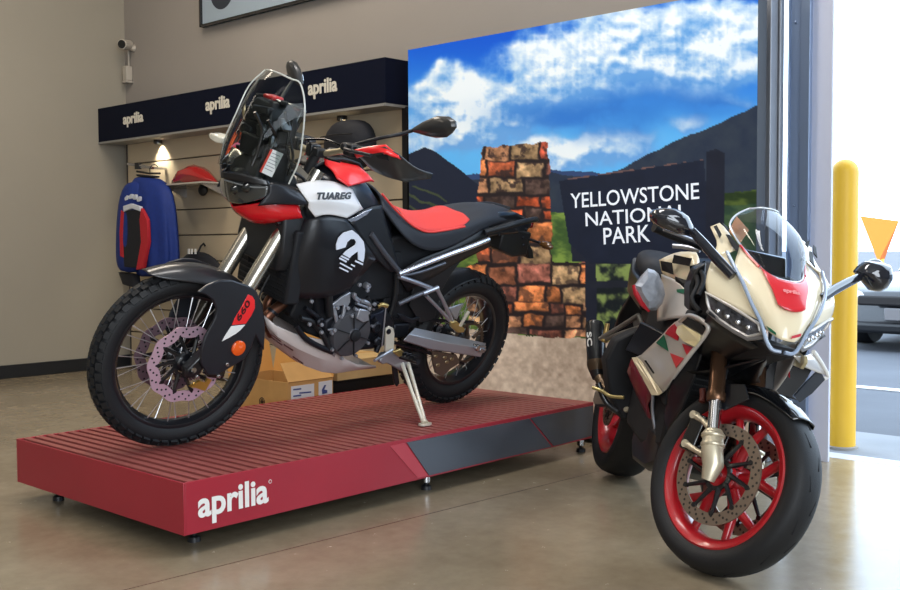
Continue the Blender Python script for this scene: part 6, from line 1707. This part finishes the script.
mirror2([(733, 276, 1.46), (716, 258, 1.41), (703, 243, 1.36), (692, 231, 1.32)], [(651, 213), (654, 209.5), (662, 207.8), (673, 208.3), (682, 211.5), (688.6, 216.5), (692, 224), (694.5, 233.5), (687, 235.5), (676, 233.5), (664, 229), (655, 223.5), (651, 218)], 1.31, GBM)
mirror2([(821, 299, 1.46), (834, 290, 1.41), (848, 282.5, 1.36), (860, 277, 1.32)], [(855.5, 271.5), (860, 266), (867, 261.3), (879, 262), (889, 265), (891.5, 271), (891, 280), (886, 288), (879, 292), (871, 290), (864, 282)], 1.31, GBM)

# ---- right side panels with the tricolour pieces
TRI = [[(642, 356, 0.783), (653, 345, 0.860), (665, 334, 0.962), (675, 321, 1.064), (690, 315, 1.192), (705, 321, 1.320)],
       [(637, 357, 0.770), (655, 356, 0.885), (670, 350, 1.013), (682, 342, 1.115), (696, 335, 1.218), (710.5, 327, 1.346)],
       [(646, 375, 0.834), (658, 374, 0.936), (669, 368, 1.051), (681, 360, 1.154), (694, 349, 1.243), (707, 335, 1.326)],
       [(653, 393.5, 0.911), (660, 393.3, 0.975), (666.5, 392.5, 1.051), (673.6, 376.5, 1.141), (688, 358, 1.243), (706, 336, 1.320)]]
sf = skin([RL(r) for r in TRI], 'side_fairing', SLV, rs, 0.005, 1)
sfL = skin([[Vector((v.x, -v.y, v.z)) for v in RL(r)] for r in TRI], 'side_fairing', SLV, rs, 0.005, 1)
outn = Vector((0.02, -0.016, 0.006))
def depth_at(px, py):
    """depth of the side panel's surface under a photo point"""
    best = None
    d = RMI.to_3x3() @ ray(px, py); o = RMI @ CO
    for i in range(len(TRI) - 1):
        for j in range(len(TRI[0]) - 1):
            a, b_, c_, e_ = TRI[i][j], TRI[i][j + 1], TRI[i + 1][j + 1], TRI[i + 1][j]
            for t3 in ((a, b_, c_), (a, c_, e_)):
                (x1, y1, d1), (x2, y2, d2), (x3, y3, d3) = t3
                D = (y2 - y3) * (x1 - x3) + (x3 - x2) * (y1 - y3)
                if abs(D) < 1e-9: continue
                l1 = ((y2 - y3) * (px - x3) + (x3 - x2) * (py - y3)) / D
                l2 = ((y3 - y1) * (px - x3) + (x1 - x3) * (py - y3)) / D
                l3 = 1 - l1 - l2
                m0 = min(l1, l2, l3)
                if best is None or m0 > best[0]: best = (m0, l1 * d1 + l2 * d2 + l3 * d3)
    return best[1]
def onside(name, pts, m, par, lift_=0.012, th=0.004):
    P_ = [RX(x, y, depth_at(x, y)) + Vector((lift_, -lift_ * 0.5, 0)) for x, y in pts]
    MB().plate(P_, th, d=(0.8, -0.6, 0)).build(name, m, par, bevel=0.0008, smooth=0)
    MB().plate([Vector((v.x, -v.y, v.z)) for v in P_], th, d=(0.8, 0.6, 0)).build(name, m, sfL, bevel=0.0008, smooth=0)
onside('red_diamond', [(665.7, 333.5), (672, 326), (675.5, 324), (680.5, 332), (679, 341)], RDD, sf)
onside('green_diamond', [(656.8, 343), (665, 334.5), (669.5, 351.4)], GRN, sf)
onside('red_diamond', [(683, 343.6), (695, 347.5), (688.5, 357)], RDD, sf)
onside('red_diamond', [(671, 353), (685, 358.3), (677, 368)], RDD, sf)
onside('duct_opening', [(684, 323), (690, 317.5), (700, 322.5), (707.5, 329), (705, 335)], MATTEBLK, sf, 0.034)
onside('duct_lip', [(679.5, 333), (681.5, 326.5), (686, 325), (704, 335), (702.5, 341), (698, 347), (687, 341.5)], mat('cream_painted_lit', (232, 216, 168), 0.3, coat=0.5), sf, 0.042, 0.012)  # light falling on the lip is put into this yellower cream
onside('edge_strip', [(633, 357.6), (638, 357), (643, 361), (652, 376), (664, 392.5), (660, 395), (653, 395), (644, 378)], CRM, sf, 0.016)
onside('dark_slot', [(645.5, 360.5), (647.5, 360), (656, 373), (654.5, 373.5)], MATTEBLK, sf, 0.018)
ptube('duct_rim', SLV, sf, [RX(x, y, depth_at(x, y)) + Vector((0.03, -0.012, 0)) for x, y in [(681, 321), (690, 315.5), (702, 320), (709, 327), (706, 335), (696, 348), (686, 361), (674, 377)]], 0.0075)
rl = [[(631, 359, 0.74), (634, 360, 0.77), (640, 372, 0.82), (652, 396, 0.90)], [(627, 372, 0.70), (631, 378, 0.74), (636, 388, 0.80), (647, 405, 0.86)], [(636, 394, 0.74), (641, 404, 0.78), (648, 420, 0.82), (659, 446, 0.88)]]
skin([RL(r) for r in rl], 'dark_red_side_panel', mat('dark_red_panel', (104, 16, 34), 0.35, coat=0.4), rs, 0.005, 1)
skin([[Vector((v.x, -v.y, v.z)) for v in RL(r)] for r in rl], 'dark_red_side_panel', mat('dark_red_panel', (104, 16, 34), 0.35, coat=0.4), rs, 0.005, 1)
ptube('panel_edge_line', mat('grey_edge', (136, 136, 142), 0.35, 0.5), rs, [RX(653, 395, 0.92), RX(652.5, 411, 0.91), RX(655, 428, 0.92), RX(661, 448.5, 0.94)], 0.006)
up = [[(661, 274, 0.66), (668, 277, 0.74), (675, 279, 0.80), (686, 290, 0.90)], [(662, 288, 0.68), (668, 290, 0.76), (676, 293, 0.84), (687, 297, 0.93)], [(657, 305, 0.70), (665, 305, 0.78), (675, 304, 0.88), (688, 308, 0.98)], [(657, 321, 0.76), (665, 320, 0.84), (675, 318, 0.96), (692, 316, 1.06)]]
skin([RL(r) for r in up], 'upper_side_panel', SLV, rs, 0.005, 2)
skin([[Vector((v.x, -v.y, v.z)) for v in RL(r)] for r in up], 'upper_side_panel', SLV, rs, 0.005, 2)
# left lower wing seen at the far side
wing = [[(793, 355, 1.34), (806, 357, 1.30), (814.6, 352, 1.22)], [(799, 362, 1.32), (813, 366, 1.26), (822, 364, 1.18)], [(806, 368, 1.28), (816, 372, 1.22), (827.5, 375.5, 1.14)]]
skin([RL(r) for r in wing], 'side_wing', SLV, rs, 0.006, 1)
q = MB().plate(RL([(793.5, 394.5, 1.10), (799, 401.5, 1.10), (812, 392, 1.12), (824.5, 378.5, 1.14), (819, 367.5, 1.17), (806, 381, 1.14)]), 0.008); q.build('lower_wing_strip', mat('dark_grey_gloss', (62, 70, 82), 0.25, coat=0.5), rs, bevel=0.002)
ptube('wing_edge', WHITEP, rs, [RX(813.5, 351.5, 1.23), RX(822, 364, 1.18), RX(827.5, 375.5, 1.14), RX(824, 379, 1.14)], 0.007)

# ---- tank with chequer patches
def oring2(x, zl, zh, w, n_=16, p=0.75): return [(x, w * (abs(cos(2 * pi * k / n_)) ** p) * (1 if cos(2 * pi * k / n_) > 0 else -1), (zl + zh) / 2 + (zh - zl) / 2 * (abs(sin(2 * pi * k / n_)) ** p) * (1 if sin(2 * pi * k / n_) > 0 else -1)) for k in range(n_)]
MB().loft([oring2(0.98, 0.78, 0.93, 0.07), oring2(0.90, 0.76, 0.985, 0.10), oring2(0.76, 0.75, 1.0, 0.12), oring2(0.64, 0.76, 0.955, 0.125), oring2(0.55, 0.76, 0.88, 0.10)]).build('fuel_tank', BKB, rs, sub=1, smooth=180)
tp_ = [[(659, 260, 0.60), (669, 255, 0.66), (680, 250.8, 0.74), (696, 252, 0.82)], [(660, 264, 0.62), (672, 264.5, 0.70), (684, 263, 0.79), (699, 259, 0.87)], [(661.5, 272.5, 0.65), (674, 276.5, 0.74), (683, 275, 0.82), (698, 267, 0.90)], [(664, 276, 0.67), (675, 280, 0.76), (690, 285, 0.86), (694, 274, 0.90)]]
def tcover(s): return [[Vector((v.x, v.y * s, v.z)) for v in RL(r)] for r in tp_]
tc1 = skin(tcover(1), 'tank_cover', CRM, rs, 0.005, 1)
tc2 = skin(tcover(-1), 'tank_cover', CRM, rs, 0.005, 1)
for pts in ([(674.5, 256.3, 0.73), (692, 260, 0.87), (690, 267.5, 0.87), (672.5, 264.3, 0.735)], [(661, 262.3, 0.66), (672.5, 264.3, 0.735), (674, 276, 0.77), (662.5, 272, 0.68)], [(675.5, 278, 0.79), (690, 282.5, 0.88), (688.5, 289, 0.90), (677, 289, 0.81)], [(690, 267.5, 0.89), (700, 265, 0.92), (706, 262, 0.93), (699, 276, 0.93), (692, 283, 0.90)]):
    P_ = [v + Vector((0.008, -0.004, 0.004)) for v in RL(pts)]
    MB().plate(P_, 0.003, d=(0.6, -0.7, 0.3)).build('black_check', CHK, tc1, smooth=0)
    MB().plate([Vector((v.x, -v.y, v.z)) for v in P_], 0.003, d=(0.6, 0.7, 0.3)).build('black_check', CHK, tc2, smooth=0)
q = MB().plate([v + Vector((0.008, -0.004, 0.0)) for v in RL([(677, 289.5, 0.82), (687, 289, 0.90), (684.5, 293.5, 0.90), (678, 292.5, 0.84)])], 0.004, d=(0.8, -0.6, 0)); q.build('green_decal', GRN, tc1, smooth=0)

# ---- bars, grips, levers
for s in (1, -1):
    b0 = S2 @ Vector((1.02, 0.11 * s, 0.97)); b1 = S2 @ Vector((0.97, 0.34 * s, 0.955))
    ptube('clip_on_bar', SATIN, rs, [b0, b1], 0.011)
    ptube('grip', RUBBER, rs, [b0.lerp(b1, 0.5), b0.lerp(b1, 1.05)], 0.0165)
    ptube('lever', SIL, rs, [b0.lerp(b1, 0.15) + Vector((0.03, 0, 0)), b0.lerp(b1, 0.4) + Vector((0.055, 0, 0.005)), b0.lerp(b1, 0.95) + Vector((0.05, 0, 0))], 0.006)
ptube('bright_lever', SIL, rs, [RX(672.7, 246, 0.98), RX(684, 247, 1.0), RX(700, 250.5, 1.04)], 0.008)
q = MB().loft([[(1.02 + a * 0.03, b_ * 0.03 + 0.14, z) for a, b_ in ((-1, -1), (1, -1), (1, 1), (-1, 1))] for z in (0.99, 1.04)]); q.xf(S2); q.build('brake_reservoir', BLACK, rs, bevel=0.01)
for pts in ([(700, 244, 1.05), (712, 250, 1.12), (716, 262, 1.18)], [(699, 268, 1.0), (704, 280, 1.05), (698, 296, 1.1)], [(694, 270, 0.98), (698, 284, 1.05), (692, 300, 1.1), (700, 312, 1.15)]):
    ptube('cable', MATTEBLK, rs, RL(pts), 0.009)
q = MB().loft([[RX(x, y, 1.02) + Vector((k, 0, 0)) for x, y in [(690, 286), (697, 268), (707, 262), (705, 284), (707, 300), (700, 312), (690, 312)]] for k in (-0.08, 0.0)]); q.build('inner_side_panel', BKB, rs, bevel=0.008)

# ---- seat, tail
MB().loft([oring2(0.58, 0.80, 0.90, 0.12), oring2(0.48, 0.76, 0.865, 0.15), oring2(0.35, 0.76, 0.86, 0.16), oring2(0.20, 0.80, 0.89, 0.14)]).build('rider_seat', mat('black_seat_vinyl', (38, 41, 48), 0.6), rs, sub=1, smooth=180)
MB().loft([oring2(0.22, 0.85, 0.96, 0.12), oring2(0.12, 0.86, 1.0, 0.12), oring2(-0.05, 0.90, 1.015, 0.10), oring2(-0.2, 0.93, 1.0, 0.06)]).build('passenger_seat', mat('black_seat_vinyl', (38, 41, 48), 0.6), rs, sub=1, smooth=180)
MB().loft([box_ring(0.35, 0.13, 0.74, 0.84), box_ring(0.10, 0.14, 0.80, 0.90), box_ring(-0.15, 0.09, 0.88, 0.96), box_ring(-0.28, 0.04, 0.93, 0.97)]).build('tail_fairing', BKB, rs, bevel=0.01)
q = MB().loft([[(x + a * 0.02, y, z) for a, y in ((-1, -w), (1, -w), (1, w), (-1, w))] for x, w, z in ((-0.10, 0.06, 0.84), (-0.25, 0.07, 0.70), (-0.33, 0.07, 0.56))]); q.build('plate_hanger', BLACK, rs, bevel=0.006)

# ---- rear: swingarm, exhaust, pegs, pedals
for s in (1, -1):
    q = MB().loft([[(x, (y0 + a) * s, z) for a, z in ((-0.02, z0), (0.02, z0), (0.02, z1), (-0.02, z1))] for x, y0, z0, z1 in ((0.45, 0.10, 0.36, 0.46), (0.25, 0.125, 0.32, 0.41), (0.0, 0.13, 0.28, 0.35), (-0.06, 0.13, 0.29, 0.34))])
    q.build('swingarm', BKB, rs, bevel=0.008)
ea, eb = RX(594.5, 324, 0.06), RX(597.5, 372, 0.14)
axd = (eb - ea).normalized()
L_ = (eb - ea).length
CARB = mat('carbon_black_can', (26, 27, 30), 0.3, coat=0.4)
q = MB().lathe([(0.026, -0.012), (0.036, -0.006), (0.041, 0.01), (0.042, L_ * 0.5), (0.042, L_ - 0.03), (0.034, L_), (0.024, L_ + 0.03)], ea, axd, 28); can = q.build('exhaust_can', CARB, rs, smooth=40)
MB().lathe([(0.043, L_ - 0.05), (0.0435, L_ - 0.046), (0.0435, L_ - 0.03), (0.036, L_ - 0.004)], ea, axd, 28).build('can_band', mat('brown_steel', (90, 74, 58), 0.35, 0.7), can)
vv_ = (RMI @ CO - ea); sd = (vv_ - axd * vv_.dot(axd)).normalized(); xd = axd
sd2 = (sd * 0.80 + axd.cross(sd) * (0.6 if axd.cross(sd).y < 0 else -0.6)).normalized()
vs, fs = text_fit('SC', 0.062, 0.026, bold=0.02, depth=0.002)
yd = sd2.cross(xd)
Ft = frame(ea + axd * 0.045 + sd2 * 0.0425 - yd * 0.013, xd, yd)
MB().add([Ft @ v for v in vs], fs).build('can_lettering', WHITEP, can, smooth=0)
ptube('exhaust_pipe', mat('brown_steel', (90, 74, 58), 0.35, 0.7), rs, [eb + axd * 0.01, eb + axd * 0.06 + Vector((0.05, 0.02, 0)), Vector((0.35, -0.12, 0.36)), Vector((0.55, -0.06, 0.30))], 0.022, 14)
PEGM = mat('grey_bracket', (128, 124, 118), 0.35, 0.7)
for pts in ([(600, 339, 0.30), (620, 327, 0.38), (639, 315, 0.46)], [(606, 339, 0.32), (624, 332.5, 0.40), (643, 326.5, 0.48)], [(638.5, 315.5, 0.46), (642.5, 326.5, 0.48)]):
    ptube('peg_hanger_bar', PEGM, rs, RL(pts), 0.010)
q = MB().plate(RL([(632, 319.5, 0.43), (639.5, 315, 0.46), (643, 326, 0.48), (634, 329.5, 0.44)]), 0.008); q.build('peg_hanger_plate', PEGM, rs, bevel=0.002)
ptube('passenger_peg', GOLD, rs, [RX(607.5, 323.5, 0.30), RX(606, 331, 0.30), RX(603.5, 340, 0.30)], 0.010)
q = MB().ball(RX(605, 340, 0.31), (0.012, 0.02, 0.012), 10); q.build('peg_joint', GOLD, rs)
ptube('brake_pedal', mat('gold_anodised_lever', (168, 152, 104), 0.35, 0.8), rs, [RX(592.5, 387.5, 0.56), RX(602, 391, 0.58), RX(610, 396, 0.60), RX(624, 397.5, 0.64)], 0.007)
ptube('heel_bracket', SATIN, rs, [RX(598, 383, 0.55), RX(606, 402, 0.56), RX(618, 412, 0.58)], 0.012)
for (a, b_) in [(627, 409.5), (642.5, 434.5)]:
    q = MB().lathe([(0.011, 0), (0.011, 0.01), (0.007, 0.015), (0, 0.015)], RX(a, b_, 0.52), (0.8, -0.6, 0), 12); q.build('bright_bolt', CAST, rs)
hug = [[Vector((cos(radians(a)) * 0.338, y, RR2 + sin(radians(a)) * (0.338 - abs(y) * 0.3))) for y in (-0.10, -0.05, 0, 0.05, 0.10)] for a in (10, 30, 50, 70, 92)]
skin(hug, 'rear_hugger', BKB, rs, 0.004, 2)
ptube('red_spring', RDD, rs, [Vector((0.30, -0.05, 0.52)), Vector((0.27, -0.06, 0.62)), Vector((0.25, -0.06, 0.70))], 0.03)
q = MB().plate(RL([(625, 350, 0.60), (640, 322, 0.70), (664, 334, 0.86), (642, 357, 0.74)]), 0.02); q.build('frame_side_plate', BKB, rs, bevel=0.004)
q = MB().loft([[RX(x, y, 0.52) + Vector((k, 0.0, 0)) for x, y in [(606, 360), (616, 340), (640, 328), (655, 334), (640, 372), (640, 420), (622, 420), (610, 396)]] for k in (-0.10, 0.0)]); q.build('rear_frame_block', MATTEBLK, rs, bevel=0.01)
# side stand (left, far side)
q = MB(); e0 = Vector((0.62, 0.12, 0.30)); e1 = RMI @ Vector(((RM @ Vector((0.52, 0.26, 0))).x, (RM @ Vector((0.52, 0.26, 0))).y, 0.012))
q.tube([e0, e1], [0.013, 0.010], 10); q.box(e1, (0.06, 0.035, 0.008)); q.build('side_stand', SATIN, rs)

# ---- wrapped bag at the seat
BG = RM @ RX(649, 290, 0.80)
bag = thing('plastic_bag', 'crumpled silver-grey plastic bag with red edge on the sport motorcycle seat', 'bag', BG)
fr_ = random.Random(5)
out_ = [(635, 285), (641, 277), (648, 270), (654, 271), (658, 275), (662, 284), (664, 294), (662, 303), (656, 309), (649, 310), (643, 303), (637, 293)]
P_ = [RM @ RX(x, y, 0.80) - BG for x, y in out_]
nd = (CO - BG).normalized()
rings = []
for k, f in ((-0.028, 0.7), (-0.012, 0.98), (0.006, 1.06), (0.026, 0.9), (0.042, 0.55)):
    rings.append([v * f * (1 + 0.06 * (fr_.random() - 0.5)) + nd * (k + 0.014 * (fr_.random() - 0.5)) for v in P_])
MB().loft(rings).build('bag_body', mat('silver_plastic_film', (164, 170, 182), 0.3, coat=0.5, var=0.25, vscale=26, bump=1.0, bscale=38), bag, smooth=30)
MB().tube([P_[0] * 1.03 + nd * 0.01, P_[-1] * 1.04 + nd * 0.012, P_[-2] * 1.06 + nd * 0.01, P_[-3] * 1.05], [0.010, 0.012, 0.011, 0.006], 8).build('red_edge', mat('red_film', (196, 30, 48), 0.35, coat=0.4), bag, smooth=60)
